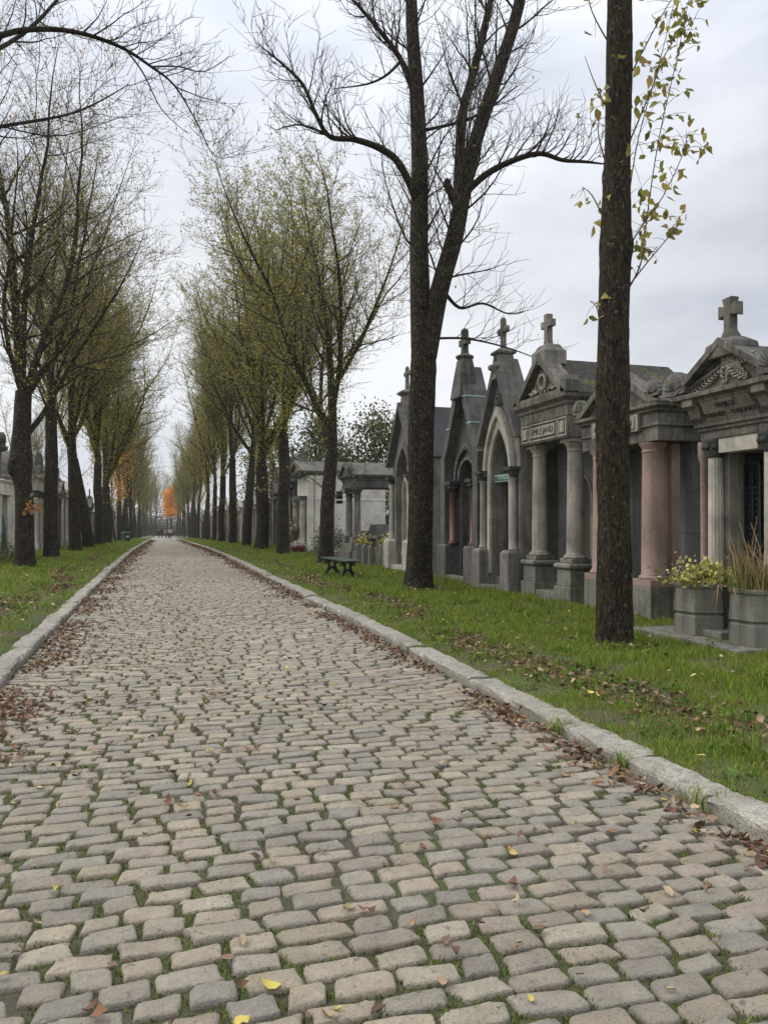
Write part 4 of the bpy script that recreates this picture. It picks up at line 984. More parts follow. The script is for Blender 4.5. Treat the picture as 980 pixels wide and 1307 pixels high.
def grille(root, half, z0, z1, y, mat='iron', name='door_grille', nx=6, lattice=False):
    m = MB()
    m.box(-half, -half+.03, y, y+.03, z0, z1); m.box(half-.03, half, y, y+.03, z0, z1); m.box(-half+.03, half-.03, y, y+.03, z1-.03, z1); m.box(-half+.03, half-.03, y, y+.03, z0, z0+.03)
    if lattice:
        k = int((z1-z0)/.14)
        for i in range(k):
            zc = z0+.08+i*.14
            for j in range(4):
                xc = -half+.08+j*(2*half-.16)/3; m.torus((xc, y+.015, zc), .05, .008, 10, 5)
    else:
        for i in range(1, nx): xx = -half+2*half*i/nx; m.box(xx-.008, xx+.008, y+.006, y+.024, z0+.03, z1-.03)
    return m.build(name, M[mat], root)

# ---- pink columned tomb
def tomb_pink():
    r = tomb('temple_tomb', 'temple tomb on stout pink granite columns, partly behind the nearest tree trunk', 10.12)
    m = MB(); m.box(-.82, .82, 0.78, 2.7, -.2, 2.6); m.stack(-.82, .82, .78, 2.7, [(.05,-.2),(.05,.42),(.03,.46),(0.001,.5)]); m.build('wall', M['stone_greyj'], r, .008)
    m = MB(); m.box(-.32, .32, .765, .78, .25, 2.3); d = m.build('door', M['door'], r); grille(d, .3, .27, 2.28, .72)
    m = MB(); m.box(-.45, .45, .04, .78, -.2, .24); m.build('step', M['stone_plinth'], r, .012)
    for s in (-1, 1):
        m = MB(); m.box(s*.66-.23, s*.66+.23, .0, .44, -.2, .45); m.build('pedestal', M['stone_plinth'], r, .012)
        m = MB(); m.box(s*.66-.225, s*.66+.225, .005, .435, .452, .56); m.lathe([(.215,.562),(.22,.585),(.21,.61),(.188,.615),(.192,.63),(.178,.65)]+[(.176-.022*t**1.5, .65+1.78*t) for t in (0.2,.4,.6,.8,1)]+[(.167,2.44),(.167,2.46),(.155,2.465),(.158,2.5),(.2,2.56),(.205,2.58)], s*.66, .22, 40)
        m.build('column', M['pink'], r, .006)
        m = MB(); m.box(s*.66-.12, s*.66+.12, .46, .60, .40, 2.58); m.build('pilaster', M['pink'], r, .006)
    m = MB(); m.stack(-1.0, 1.0, .05, 2.72, [(.0,2.59),(.0,2.80),(.03,2.805),(.03,2.83),(0,2.835),(0,3.0),(.05,3.02),(.05,3.05),(.11,3.08),(.11,3.13),(0,3.135)]); m.build('entablature', M['stone_mid'], r, .006)
    m = MB(); m.stack(-.62, .62, -.02, .04, [(0,2.76),(.0,3.02)]); p = m.build('name_panel', M['stone_warm'], r, .006)
    m = MB(); m.box(-.55, .55, -.036, -.021, 2.80, 2.985); m.build('raised_field', M['stone_warm'], p, .004)
    text_part('FAMILLE BRANDIN', .115, M['letter'], p, 0.0, -.038, 2.893, sx=1.05)
    m = MB(); rake(m, 1.12, 3.137, 3.82, .13, -.06, .24); m.prism([(-.9, 3.137), (.9, 3.137), (0, 3.70)], .06, .23); m.build('pediment', M['stone_mid'], r, .006)
    m = MB(); gable_roof(m, 1.09, 3.137, 3.77, .242, 2.78); m.build('roof', M['roof_moss'], r, .02)
    for s in (-1, 1):
        m = MB(); shell(m, s*.98, -.05, 3.22, .21, .12); m.build('acroterion', M['stone_moss'], r)
tomb_pink()

# ---- grey columned tomb with panelled name frieze
def tomb_grey():
    r = tomb('temple_tomb', 'grey temple tomb with smooth round columns, panelled name frieze and wreath in its pediment', 12.38)
    m = MB(); m.prism(wall_arch(.84, 2.95, 2.95, .36, 1.95, 2.31), .78, .98); m.box(-.84, .84, 1.0, 2.85, -.2, 2.95); m.stack(-.84, .84, .98, 2.85, [(.06,-.2),(.06,.5),(.02,.56),(.001,.6)])
    m.build('wall', M['stone_greyj'], r, .008)
    m = MB(); ring_arch(m, .36, .43, 1.95, 2.31, 2.38, .755, .779, .3); m.build('door_surround', M['stone_grey'], r)
    m = MB(); m.prism([(-.36,.3),(.36,.3)]+arc(.36, 1.95, 2.31), .90, .94); d = m.build('door', M['doorbrown'], r)
    m = MB(); m.ball((.27,.87,1.0), .035); m.build('handle', M['stone_white'], d)
    for s in (-1, 1):
        m = MB(); x = s*.645
        m.box(x-.285, x+.285, 0, .56, -.2, .30); m.box(x-.235, x+.235, .04, .52, .301, .60); m.stack(x-.235, x+.235, .04, .52, [(0,.601),(.05,.64),(.05,.69),(.02,.71),(0,.715)]); m.stack(x-.2, x+.2, .08, .48, [(0,.716),(0,.80)])
        m.build('pedestal', M['stone_plinth'], r, .012)
        m = MB(); column_shape(m, x, .28, .801, 2.86, .158, .135, .16, 36, .09); m.box(x-.2, x+.2, .08, .48, 2.861, 2.93); m.build('column', M['stone_warm'], r, .004)
    m = MB(); m.box(-.36, .36, .03, .5, -.2, .17); m.box(-.36, .36, .42, .78, .17, .30); m.build('step', M['stone_plinth'], r, .012)
    m = MB(); m.stack(-.86, .86, .0, 2.85, [(0,2.931),(0,3.32),(.015,3.325),(.015,3.5),(.05,3.53),(.05,3.58),(.13,3.64),(.14,3.70),(0,3.705)]); m.build('entablature', M['stone_mid'], r, .006)
    m = MB()
    for x0, x1 in ((-.84,-.56),(-.53,.53),(.56,.84)):
        m.box(x0, x1, -.022, -.001, 2.965, 2.995); m.box(x0, x1, -.022, -.001, 3.275, 3.305); m.box(x0, x0+.03, -.022, -.001, 2.995, 3.275); m.box(x1-.03, x1, -.022, -.001, 2.995, 3.275)
        m.box(x0+.065, x1-.065, -.028, -.001, 3.035, 3.235)
    p = m.build('name_panel', M['stone_warm'], r, .004)
    text_part('EMILE JAND', .155, M['letter'], p, 0, -.03, 3.135, sx=0.98)
    m = MB(); rake(m, 1.0, 3.707, 4.58, .15, -.13, .22); m.prism([(-.8, 3.707), (.8, 3.707), (0, 4.42)], .02, .21); m.box(-.99, .99, -.12, .02, 3.707, 3.79); m.build('pediment', M['stone_mid'], r, .006)
    m = MB(); m.torus((0, .0, 4.05), .13, .035, 26, 8)
    for s in (-1, 1):
        for i in range(5):
            a = PI*.5+s*(.4+.32*i); m.ball((.13*math.cos(a), -.03, 4.05+.13*math.sin(a)), .036, (1,.6,1))
            m.tube([(s*.16, .0, 3.9), (s*(.24+.06*i), -.02, 3.86+.035*(i % 3)), (s*(.3+.07*i), .0, 3.9+.03*(4-i))], [.012,.026,.008], 6)
        m.tube([(s*.05,.0,3.9),(s*.1,-.01,3.84),(s*.07,0,3.8)], [.012,.02,.02], 6)
    m.build('wreath', M['stone_warm'], r)
    m = MB(); gable_roof(m, 1.0, 3.707, 4.50, .222, 2.75); m.build('roof', M['roof_moss'], r, .02)
    m = MB(); m.stack(-.2, .2, -.055, .3, [(.05,4.36),(.05,4.6),(.0,4.66),(-.03,4.72),(-.05,4.74)]); latin_cross(m, 0, .11, 4.741, .58, .36, .12, .12, .68, .02); m.build('cross', M['stone_grey'], r, .008)
    for s in (-1, 1):
        m = MB(); m.box(s*.93-.1, s*.93+.1, -.13, .14, 3.708, 3.9); m.prism([(s*.93-.11, 3.9), (s*.93+.11, 3.9), (s*.93+.05, 4.0), (s*.93-.05, 4.0)], -.13, .14); m.build('acroterion', M['stone_dark'], r, .01)
tomb_grey()

# ---- palm pediment tomb, nearest
def tomb_palm():
    r = tomb('temple_tomb', 'nearest tomb, with fluted pale columns and carved palm branches in its pediment', 7.55)
    m = MB(); m.box(-.62, -.34, .2, .5, -.2, 2.5); m.box(.34, .62, .2, .5, -.2, 2.5); m.box(-.62, .62, .5, 2.5, -.2, 2.5); m.build('wall', M['stone_warm'], r, .006)
    m = MB(); m.box(-.335, .335, .44, .495, .2, 2.3); d = m.build('door', M['void'], r)
    m = MB()
    for s in (-1, 1):
        m.box(s*.17-.15, s*.17+.15, .395, .425, .25, .95)
        for x in (s*.17-.14, s*.17+.11): m.box(x, x+.03, .395, .425, .952, 2.2)
        m.box(s*.17-.012, s*.17+.012, .4, .42, 1.02, 2.1); m.box(s*.17-.08, s*.17+.08, .4, .42, 1.86, 1.885)
        for i in range(6):
            for q in (-1, 1): m.torus((s*.17+q*.055, .41, 1.08+.15*i), .045, .007, 12, 5)
        m.tube([(s*.17-.09,.41,2.12),(s*.17,.41,1.9),(s*.17+.09,.41,2.12)], .009, 5); m.lathe([(.03,1.0),(.045,1.04),(.015,1.08),(.02,1.12)], s*.17, .41, 10)
        m.box(s*.17-.14, s*.17+.14, .395, .425, 2.17, 2.2)
    m.build('grille', M['iron'], d)
    for s in (-1, 1):
        m = MB(); m.lathe([(.115,.3),(.12,.36),(.1,.4)]+[(.098-.008*t, .4+1.86*t) for t in (0,.5,1)], s*.47, .1, 28, .13); m.box(s*.47-.14, s*.47+.14, -.04, .195, -.2, .3); m.build('fluted_column', M['stone_pale'], r, .006)
        m = MB(); m.lathe([(.095,2.262),(.1,2.29),(.13,2.34),(.125,2.38),(.155,2.46),(.165,2.5)], s*.47, .1, 16)
        for k in range(8):
            a = k*PI/4; m.ball((s*.47+.13*math.cos(a), .1+.13*math.sin(a), 2.4), .042)
        m.build('capital', M['stone_black'], r)
        m = MB(); m.lathe([(.07,.3),(.055,.36)]+[(.052, .36+1.86*t) for t in (0,.5,1)]+[(.08,2.3),(.08,2.5)], s*.80, .2, 20); m.box(s*.86-.11, s*.86+.11, .09, .31, -.2, .3); m.build('colonnette', M['pink'], r, .006)
    m = MB(); m.box(-.325, .325, .02, .198, 2.31, 2.498); m.build('lintel', M['stone_pale'], r, .006)
    m = MB(); m.stack(-.62, .62, .0, 2.45, [(.0,2.502),(.0,2.60),(.03,2.61),(.03,2.65),(.06,2.66),(.06,2.70),(.02,2.705),(.05,2.80),(.12,2.90),(.2,2.965),(.2,3.0),(.27,3.03),(.27,3.09),(0,3.095)]); m.build('entablature', M['stone_mid'], r, .005)
    for s in (-1, 1):
        m = MB(); m.prism_y([(-.24, 3.02), (-.24, 2.93), (-.15, 2.9), (-.1, 2.78), (-.01, 2.72), (-.01, 3.02)], s*.6-.1, s*.6+.1); m.build('bracket', M['stone_grey'], r, .006)
    m = MB()
    m.add([(-.44,-.045,2.705),(.44,-.045,2.705),(.40,-.20,2.955),(-.40,-.20,2.955),(-.44,-.005,2.705),(.44,-.005,2.705),(.40,-.15,2.955),(-.40,-.15,2.955)], [(0,1,2,3),(4,7,6,5),(0,4,5,1),(2,6,7,3),(0,3,7,4),(1,5,6,2)])
    p = m.build('name_panel', M['stone_grey'], r)
    for txt, zz, sz in (('FAMILLE', 2.885, .085), ('TONNIER - THOUMAS', 2.785, .085)):
        t = text_part(txt, sz, M['letter'], p, 0, 0, 0, sx=1.02); t.data.transform(Matrix.Translation((0, -.048-(zz-2.705)*.62-.006, zz)) @ Matrix.Rotation(R(31.8), 4, 'X'))
    m = MB(); rake(m, .95, 3.097, 3.70, .10, -.27, .12); m.prism([(-.82, 3.097), (.82, 3.097), (0, 3.62)], -.12, .11); m.build('pediment', M['stone_mid'], r, .006)
    for p_, a_, L_, n_, w_, k_ in (((.36,3.15),150,.62,11,.034,-.5),((-.05,3.36),12,.52,9,.032,-.35),((-.68,3.135),12,.62,10,.032,.25),((.0,3.14),96,.42,8,.03,-.5)):
        m = MB(); frond(m, p_, R(a_), L_, n_, -.14, w_, k_); m.build('palm_branch', M['stone_warm'], r)
    m = MB(); gable_roof(m, .93, 3.097, 3.64, .122, 2.5); m.build('roof', M['roof_dark'], r, .02)
    m = MB(); m.stack(-.2, .2, -.22, .1, [(.02,3.46),(.04,3.57),(.03,3.63),(-.04,3.68),(-.07,3.70)]); latin_cross(m, 0, -.07, 3.701, .50, .30, .115, .12, .68, .07); m.build('cross', M['stone_mid'], r, .012)
    for s in (-1, 1):
        m = MB(); shell(m, s*.84, -.26, 3.12, .27, .13); m.build('acroterion', M['stone_moss'], r)
    m = MB(); m.box(-.95, .95, -.85, -.045, -.2, .045); m.box(-.3, .3, -.5, -.042, .046, .13); m.box(-.325, .325, -.04, .19, -.2, .2); m.build('step', M['stone_plinth'], r, .015)
tomb_palm()

# ---- narrow pointed tomb
def tomb_pointed():
    r = tomb('gothic_tomb', 'narrow gothic tomb, pale pointed doorway with green lettered lintel, dark steep gable', 14.3)
    w = .86
    m = MB(); m.prism(wall_arch(w, 3.25, 4.78, .46, 2.45, 3.42), .06, .42); m.box(-w, w, .5, 2.6, -.2, 3.2); m.build('wall', M['stone_grey'], r, .008)
    m = MB(); m.box(-.47, .47, .43, .49, -.2, 2.45); m.build('door', M['doorbrown'], r)
    m = MB(); m.prism([(-.45,2.46),(.45,2.46)]+arc(.45, 2.465, 3.42), .36, .40); g_ = m.build('window', M['glass'], r)
    m = MB(); m.box(-.012, .012, .335, .359, 2.48, 3.35); m.torus((0,.347,2.95), .16, .014, 20, 6); m.box(-.4,.4,.335,.359,2.6,2.62); m.build('tracery', M['iron'], g_)
    m = MB(); m.box(-.455, .455, .12, .34, 2.30, 2.455); p = m.build('lintel', M['verdigris'], r, .004)
    m = MB(); m.box(-.42, .42, .112, .119, 2.325, 2.43); m.build('sunk_field', M['bronze'], p)
    text_part('FAMILLE', .12, M['verdigris'], p, 0, .108, 2.378, depth=.004, sx=1.15)
    m = MB(); ring_arch(m, .46, .58, 2.45, 3.42, 3.66, .0, .059, .35); ring_arch(m, .585, .68, 2.45, 3.68, 3.88, -.06, .055); m.build('archivolt', M['stone_pale'], r, .006)
    for s in (-1, 1):
        m = MB(); column_shape(m, s*.72, -.02, .88, 2.34, .075, .07, .05, 18, .1); m.build('colonnette', M['stone_warm'], r)
        m = MB(); m.lathe([(.075,2.342),(.08,2.38),(.14,2.48)], s*.72, -.02, 14); m.box(s*.72-.17, s*.72+.17, -.18, .058, 2.485, 2.56); m.build('capital', M['stone_black'], r, .004)
        m = MB(); m.box(s*.7-.19, s*.7+.19, -.22, .058, -.2, .82); m.taper(s*.7-.19, s*.7+.19, -.22, .058, .821, .88, -.05); m.build('plinth', M['stone_grey'], r, .01)
    m = MB(); rake(m, 1.0, 3.13, 4.92, .28, -.1, .46); m.build('coping', M['stone_dark'], r, .01)
    m = MB(); m.torus((0,.0,4.02), .075, .03, 16, 6)
    for k in range(3):
        a = PI/2+k*2.094; m.torus((.1*math.cos(a), .01, 4.02+.1*math.sin(a)), .05, .022, 12, 6)
    m.build('trefoil', M['stone_dark'], r)
    m = MB(); gable_roof(m, .92, 3.21, 4.45, .462, 2.65); m.box(-.5,.5,2.66,2.8,3.6,4.5); m.build('roof', M['roof_dark'], r, .01)
    m = MB(); m.taper(-.2, .2, -.1, .34, 4.45, 4.98, -.06); m.stack(-.16, .16, -.06, .3, [(.02,4.98),(.04,5.02),(0,5.06),(-.06,5.1)]); m.ball((.14,-.1,4.72), .07); m.ball((-.14,-.1,4.72), .07); lobed_cross(m, 0, .12, 5.10, .60, .34, .10, .10); m.build('cross', M['stone_grey'], r, .006)
    m = MB(); m.box(-.5, .5, -.22, .12, -.2, .12); m.box(-.45, .45, .13, .42, -.2, .28); m.build('step', M['stone_plinth'], r, .012)
tomb_pointed()

# ---- dark tomb with red columns
def tomb_red():
    r = tomb('gothic_tomb', 'dark grey gothic tomb with red marble columns, round doorway and verdigris strips on its gable', 16.5)
    m = MB(); m.prism(wall_arch(.86, 3.15, 4.9, .47, 2.42, 2.89), .26, .5); m.box(-.86, .86, .56, 2.6, -.2, 3.15); m.build('wall', M['stone_dark'], r, .008)
    m = MB(); m.box(-.48, .48, .52, .555, -.2, 2.9); d = m.build('door', M['void'], r); grille(d, .45, .1, 2.2, .44, 'bronze', 'grille', lattice=True)
    m = MB(); m.torus((0,.42,2.55), .15, .02, 16, 6); m.box(-.46,.46,.4,.44,2.26,2.33); m.build('fanlight', M['iron'], r)
    m = MB(); ring_arch(m, .47, .55, 2.42, 2.89, 2.97, .2, .259); ring_arch(m, .60, .70, 2.42, 3.15, 3.3, .16, .259)
    a0 = arc(.65, 2.42, 3.2, 8)
    for x, z in a0: m.ball((x, .155, z), .035, (1,.8,1), 8, 5)
    m.build('archivolt', M['stone_dark'], r, .004)
    for s in (-1, 1):
        m = MB(); m.box(s*1.0-.15, s*1.0+.15, -.02, .5, .86, 3.0); m.prism([(s*1.0-.15,3.0),(s*1.0+.15,3.0),(s*1.0-.15*s,3.18),(s*1.0-.15*s,3.1)] if s > 0 else [(s*1.0-.15,3.0),(s*1.0+.15,3.0),(s*1.0+.15,3.18)], -.02, .5); m.build('buttress', M['stone_dark'], r, .008)
        m = MB(); m.box(s*.86-.3, s*.86+.3, -.12, .5, -.2, .80); m.taper(s*.86-.3, s*.86+.3, -.12, .5, .801, .86, -.03); m.build('plinth', M['stone_dark'], r, .01)
        m = MB(); m.lathe([(.12,.862),(.125,.9),(.1,.93),(.105,.95),(.088,.97)]+[(.086,.97+1.15*t) for t in (0,.5,1)]+[(.1,2.13)], s*.63, .12, 22); m.build('column', M['redcol'], r)
        m = MB(); m.lathe([(.088,2.132),(.1,2.18),(.15,2.32)], s*.63, .12, 14)
        for k in range(6): m.ball((s*.63+.12*math.cos(k*1.05), .12+.12*math.sin(k*1.05), 2.24), .045, n=8, m=5)
        m.box(s*.63-.17, s*.63+.17, -.04, .255, 2.325, 2.41); m.build('capital', M['stone_black'], r)
    m = MB(); rake(m, 1.14, 2.95, 5.15, .5, .0, .6); m.build('coping', M['stone_dark'], r, .012)
    m = MB()
    for zc in (3.72, 4.38):
        x = 1.14*(1-(zc-2.95)/2.2)
        for s in (-1, 1):
            a_, b_ = sorted((s*(x+.018), s*(x-.2))); m.box(a_, b_, -.014, -.002, zc-.03, zc)
            a_, b_ = sorted((s*(x+.018), s*(x+.03))); m.box(a_, b_, -.014, .55, zc-.03, zc)
    m.build('flashing_strip', M['verdigris'], r)
    m = MB(); gable_roof(m, .95, 3.16, 4.42, .602, 2.7); m.box(-.7,.7,1.2,2.65,3.6,4.5); m.build('roof', M['stone_dark'], r, .01)
    m = MB(); m.prism([(-.05,3.62),(.05,3.62),(0,3.8)], .08, .099); m.build('loophole', M['void'], r)
    m = MB(); m.taper(-.29, .29, -.1, .44, 4.35, 4.9, -.07); m.taper(-.22, .22, -.03, .37, 4.9, 5.3, -.06); m.lathe([(.17,5.3),(.22,5.34),(.22,5.38),(.14,5.42)], 0, .17, 14); m.build('pinnacle', M['stone_dark'], r, .015)
    m = MB(); latin_cross(m, 0, .17, 5.42, .50, .42, .14, .15, .60, .03); m.ball((0,.17,5.96), .10); m.build('cross', M['stone_dark'], r, .015)
    m = MB(); m.box(-.55, .55, -.1, .1, -.2, .12); m.build('step', M['stone_plinth'], r, .01)
tomb_red()

# ---- pale based chapel
def tomb_chapel():
    r = tomb('gothic_tomb', 'gothic chapel tomb with pale lower stones and twin lancets, just beyond the forked tree', 20.9)
    w = 1.12
    m = MB(); m.prism(wall_arch(w, 3.3, 4.85, .62, 2.6, 3.65), .1, .5); m.box(-w, w, .56, 2.9, -.2, 3.3); m.build('wall', M['stone_grey'], r, .008)
    m = MB(); m.box(-.63, .63, .52, .555, -.2, 3.6); m.build('door', M['bronze'], r)
    m = MB()
    for s in (-1, 1):
        ring = MB(); ring_arch(ring, .22, .27, 2.2, 2.75, 2.85, .2, .36, .55); m.add([(x+s*.3, y, z) for x, y, z in ring.v], ring.f)
    m.box(-.035, .035, .18, .38, .55, 2.3); m.torus((0,.28,3.1), .17, .04, 18, 6); m.box(-.6,.6,.18,.4,.45,.55); m.build('tracery', M['stone_pale'], r)
    m = MB(); ring_arch(m, .62, .74, 2.6, 3.65, 3.86, .03, .099, .6); m.build('archivolt', M['stone_grey'], r, .005)
    for s in (-1, 1):
        m = MB(); column_shape(m, s*.88, -.02, .95, 2.6, .08, .075, .1, 16, .12); m.build('colonnette', M['stone_pale'], r)
        m = MB(); m.lathe([(.08,2.602),(.09,2.64),(.15,2.74)], s*.88, -.02, 12); m.box(s*.88-.18, s*.88+.18, -.18, .098, 2.745, 2.82); m.build('capital', M['stone_black'], r)
        m = MB(); m.box(s*.92-.25, s*.92+.25, -.2, .098, -.2, .88); m.taper(s*.92-.25, s*.92+.25, -.2, .098, .881, .95, -.06); m.build('plinth', M['stone_pale'], r, .01)
    m = MB(); m.box(-.67, .67, -.12, .3, -.2, .18); m.build('step', M['stone_pale'], r, .01)
    m = MB(); rake(m, 1.28, 3.15, 5.0, .22, -.12, .52); m.build('coping', M['stone_dark'], r, .01)
    m = MB(); gable_roof(m, 1.2, 3.31, 4.92, .522, 2.95); m.build('roof', M['roof_dark'], r, .01)
    m = MB(); m.taper(-.19, .19, 0, .38, 4.7, 5.2, -.04); m.stack(-.15, .15, .04, .34, [(.02,5.2),(.1,5.26),(.1,5.31),(-.02,5.36)]); m.taper(-.06,.06,.13,.25,5.361,5.6,-.01); lobed_cross(m, 0, .19, 5.58, .42, .32, .1, .1); m.torus((0,.19,5.8), .1, .03, 14, 6); m.build('cross', M['stone_grey'], r, .008)
tomb_chapel()

# ---- open pavilion, whitish tomb
def pavilion():
    r = tomb('pavilion_tomb', 'open columned pavilion tomb under a mossy stone roof behind the green bench', 27.95)
    m = MB(); m.box(-.95, .95, -.05, 2.9, -.2, .35); m.box(-.85, .85, .05, 2.8, .35, .62); m.build('base', M['stone_plinth'], r, .015)
    for x in (-.62, .62):
        for y in (.34, 2.5):
            m = MB(); m.box(x-.24, x+.24, y-.24, y+.24, .62, .86); m.build('pedestal', M['stone_plinth'], r, .012)
            m = MB(); column_shape(m, x, y, .862, 2.45, .145, .125, .1, 20, .12); m.build('column', M['stone_grey'], r)
            m = MB(); m.lathe([(.125,2.452),(.13,2.5),(.2,2.66)], x, y, 14); m.box(x-.22, x+.22, y-.22, y+.22, 2.665, 2.74); m.build('capital', M['stone_black'], r)
    m = MB(); m.stack(-.84, .84, .12, 2.72, [(0,2.742),(0,3.0),(.04,3.03),(.04,3.07),(.16,3.16),(.18,3.22),(0,3.225)]); m.build('entablature', M['stone_dark'], r, .008)
    m = MB(); rake(m, 1.0, 3.227, 3.72, .12, -.06, .25); m.prism([(-.85,3.227),(.85,3.227),(0,3.62)], .02, .24); m.build('pediment', M['stone_dark'], r, .006)
    m = MB(); gable_roof(m, 1.02, 3.227, 3.72, .252, 2.9); m.build('roof', M['stone_moss'], r, .015)
    for s in (-1, 1):
        m = MB(); shell(m, s*.9, -.08, 3.3, .2, .14); m.build('acroterion', M['stone_dark'], r)
    m = MB(); m.taper(-.4, .4, .7, 2.2, .62, 1.0, -.06); m.box(-.42,.42,.68,2.22,1.0,1.1); m.build('sarcophagus', M['stone_dark'], r, .02)
pavilion()
def white_tomb():
    r = tomb('chapel_tomb', 'large whitish rendered tomb with one small dark side window and broken stub on its roof', 36.85)
    m = MB(); m.prism(wall_arch(1.42, 3.7, 3.7, .5, 2.2, 2.7), 0, .3); m.box(-1.42, 1.42, .34, 3.9, -.2, 3.7); m.stack(-1.42, 1.42, .34, 3.9, [(.025,2.5),(.025,2.56),(0.001,2.57)]); m.build('wall', M['stone_white'], r, .01)
    m = MB(); m.box(-.5, .5, .31, .335, -.2, 2.7); m.build('door', M['door'], r)
    m = MB(); m.box(1.36, 1.43, 1.4, 1.72, 2.35, 2.95); f = m.build('window', M['void'], r)
    m = MB(); m.box(1.432, 1.436, 1.55, 1.57, 2.37, 2.93); m.build('bar', M['iron'], f)
    for s in (-1, 1):
        m = MB(); column_shape(m, s*1.0, -.16, .35, 2.5, .16, .14, .2, 20, .14); m.box(s*1.0-.22, s*1.0+.22, -.38, -.002, -.2, .35); m.build('column', M['stone_pale'], r)
    m = MB(); m.stack(-1.42, 1.42, -.35, 3.9, [(0,3.702),(.02,3.75),(.1,3.82),(.12,3.92),(0,3.925)]); m.box(-1.2,1.2,-.36,-.002,2.52,2.72); m.build('cornice', M['stone_dark'], r, .01)
    m = MB(); rake(m, 1.54, 3.927, 4.55, .15, -.45, .1); m.prism([(-1.35,3.927),(1.35,3.927),(0,4.45)], -.3, .09); m.build('pediment', M['stone_grey'], r, .008)
    m = MB(); gable_roof(m, 1.5, 3.927, 4.5, .102, 3.95); m.build('roof', M['stone_moss'], r, .015)
    m = MB(); m.box(-.22,.22,-.2,.24,4.3,4.72); m.lathe([(.1,4.72),(.09,5.1),(.11,5.12),(.1,5.18)], 0, .02, 12); m.build('stub', M['stone_grey'], r, .01)
white_tomb()

# ---- plain chapels for the remaining row
def chapel(name, label, yc, side, wallm, roofm, w, h, ga, crossy=True, cols=None, group=None, fx=None, depth=2.4):
    r = tomb(name, label, yc, side, fx, group)
    m = MB(); m.prism(wall_arch(w, h, h, w*.42, h*.6, h*.6+w*.42*1.2), 0, .25); m.box(-w, w, .3, depth, -.2, h); m.stack(-w, w, .3, depth, [(.05,-.2),(.05,.4),(.001,.45)]); m.build('wall', M[wallm], r)
    m = MB(); m.box(-w*.43, w*.43, .26, .295, -.2, h*.85); m.build('door', M['door'], r)
    for s in (-1, 1):
        m = MB(); x = s*w*.8
        if cols: column_shape(m, x, -.12, .5, h-.05, .12, .1, .15, 14, .1); m.box(x-.17, x+.17, -.3, -.002, -.2, .5); m.build('column', M[cols], r)
        else: m.box(x-.13, x+.13, -.1, -.002, -.2, h-.02); m.box(x-.17, x+.17, -.14, -.003, h-.25, h-.1); m.build('pilaster', M[wallm], r)
    m = MB(); m.stack(-w, w, -.25, depth, [(0,h+.002),(0,h+.18),(.1,h+.26),(.11,h+.33),(0,h+.335)]); m.build('cornice', M[wallm], r)
    z = h+.337
    m = MB(); rake(m, w+.1, z, z+ga, .13, -.33, .05); m.prism([(-w*.9,z),(w*.9,z),(0,z+ga*.86)], -.22, .04); m.build('pediment', M[wallm], r)
    m = MB(); gable_roof(m, w+.08, z, z+ga-.04, .052, depth); m.build('roof', M[roofm], r)
    if crossy:
        m = MB(); m.box(-.15,.15,-.2,.1,z+ga-.15,z+ga+.12); latin_cross(m, 0, -.05, z+ga+.12, .6, .36, .11, .11); m.build('cross', M[wallm], r)
    return r
RG = 'far tombs behind the right row of trees'; LG = 'far tombs behind the left row of trees'
chapel('chapel_tomb', 'grey tomb with pale slender columns just left of the bole before the whitish tomb', 41.2, 1, 'stone_grey', 'roof_dark', 1.2, 3.0, .9, True, 'stone_white')
chapel('chapel_tomb', 'dark tomb squeezed between the whitish tomb and the pale-columned grey one', 39.4, 1, 'stone_dark', 'roof_dark', .7, 3.3, 1.2, True, None)
a1 = chapel('chapel_tomb', 'weathered little tomb glimpsed between far right-row trunks', 45.2, 1, 'stone_dark', 'roof_dark', 1.1, 2.9, .9, True, None, RG)
a2 = chapel('chapel_tomb', 'weathered little tomb glimpsed between far right-row trunks', 48.6, 1, 'stone_warm', 'roof_dark', 1.0, 2.8, .7, True, 'stone_warm', RG)
a3 = chapel('chapel_tomb', 'weathered little tomb glimpsed between far right-row trunks', 52.0, 1, 'stone_pale', 'roof_dark', 1.2, 3.1, .6, False, None, RG)
def cpt(src, x, y, rz, label, group, s=1.0):
    c = copy_tree(src); c.location = (x, y, zg(x, y)-.02); c.rotation_euler.z = rz; c.scale = (s, s, s); c['label'] = label; c['group'] = group; return c
y = 56.0; k = 0
while y < 150:
    cpt((a1, a2, a3)[(k*2+1) % 3], FX+random.uniform(-.2, .3), y, -PI/2, a1['label'], RG, random.uniform(.9, 1.12)); y += random.choice((3.0, 3.4, 4.6, 7.0)); k += 1
y = 64.0
while y < 150:
    cpt((a3, a1, a2)[k % 3], -6.2+random.uniform(-.3, .2), y, PI/2, 'weathered little tomb glimpsed between far left-row trunks', LG, random.uniform(.9, 1.12)); y += random.choice((3.2, 3.8, 5.0, 7.5)); k += 1

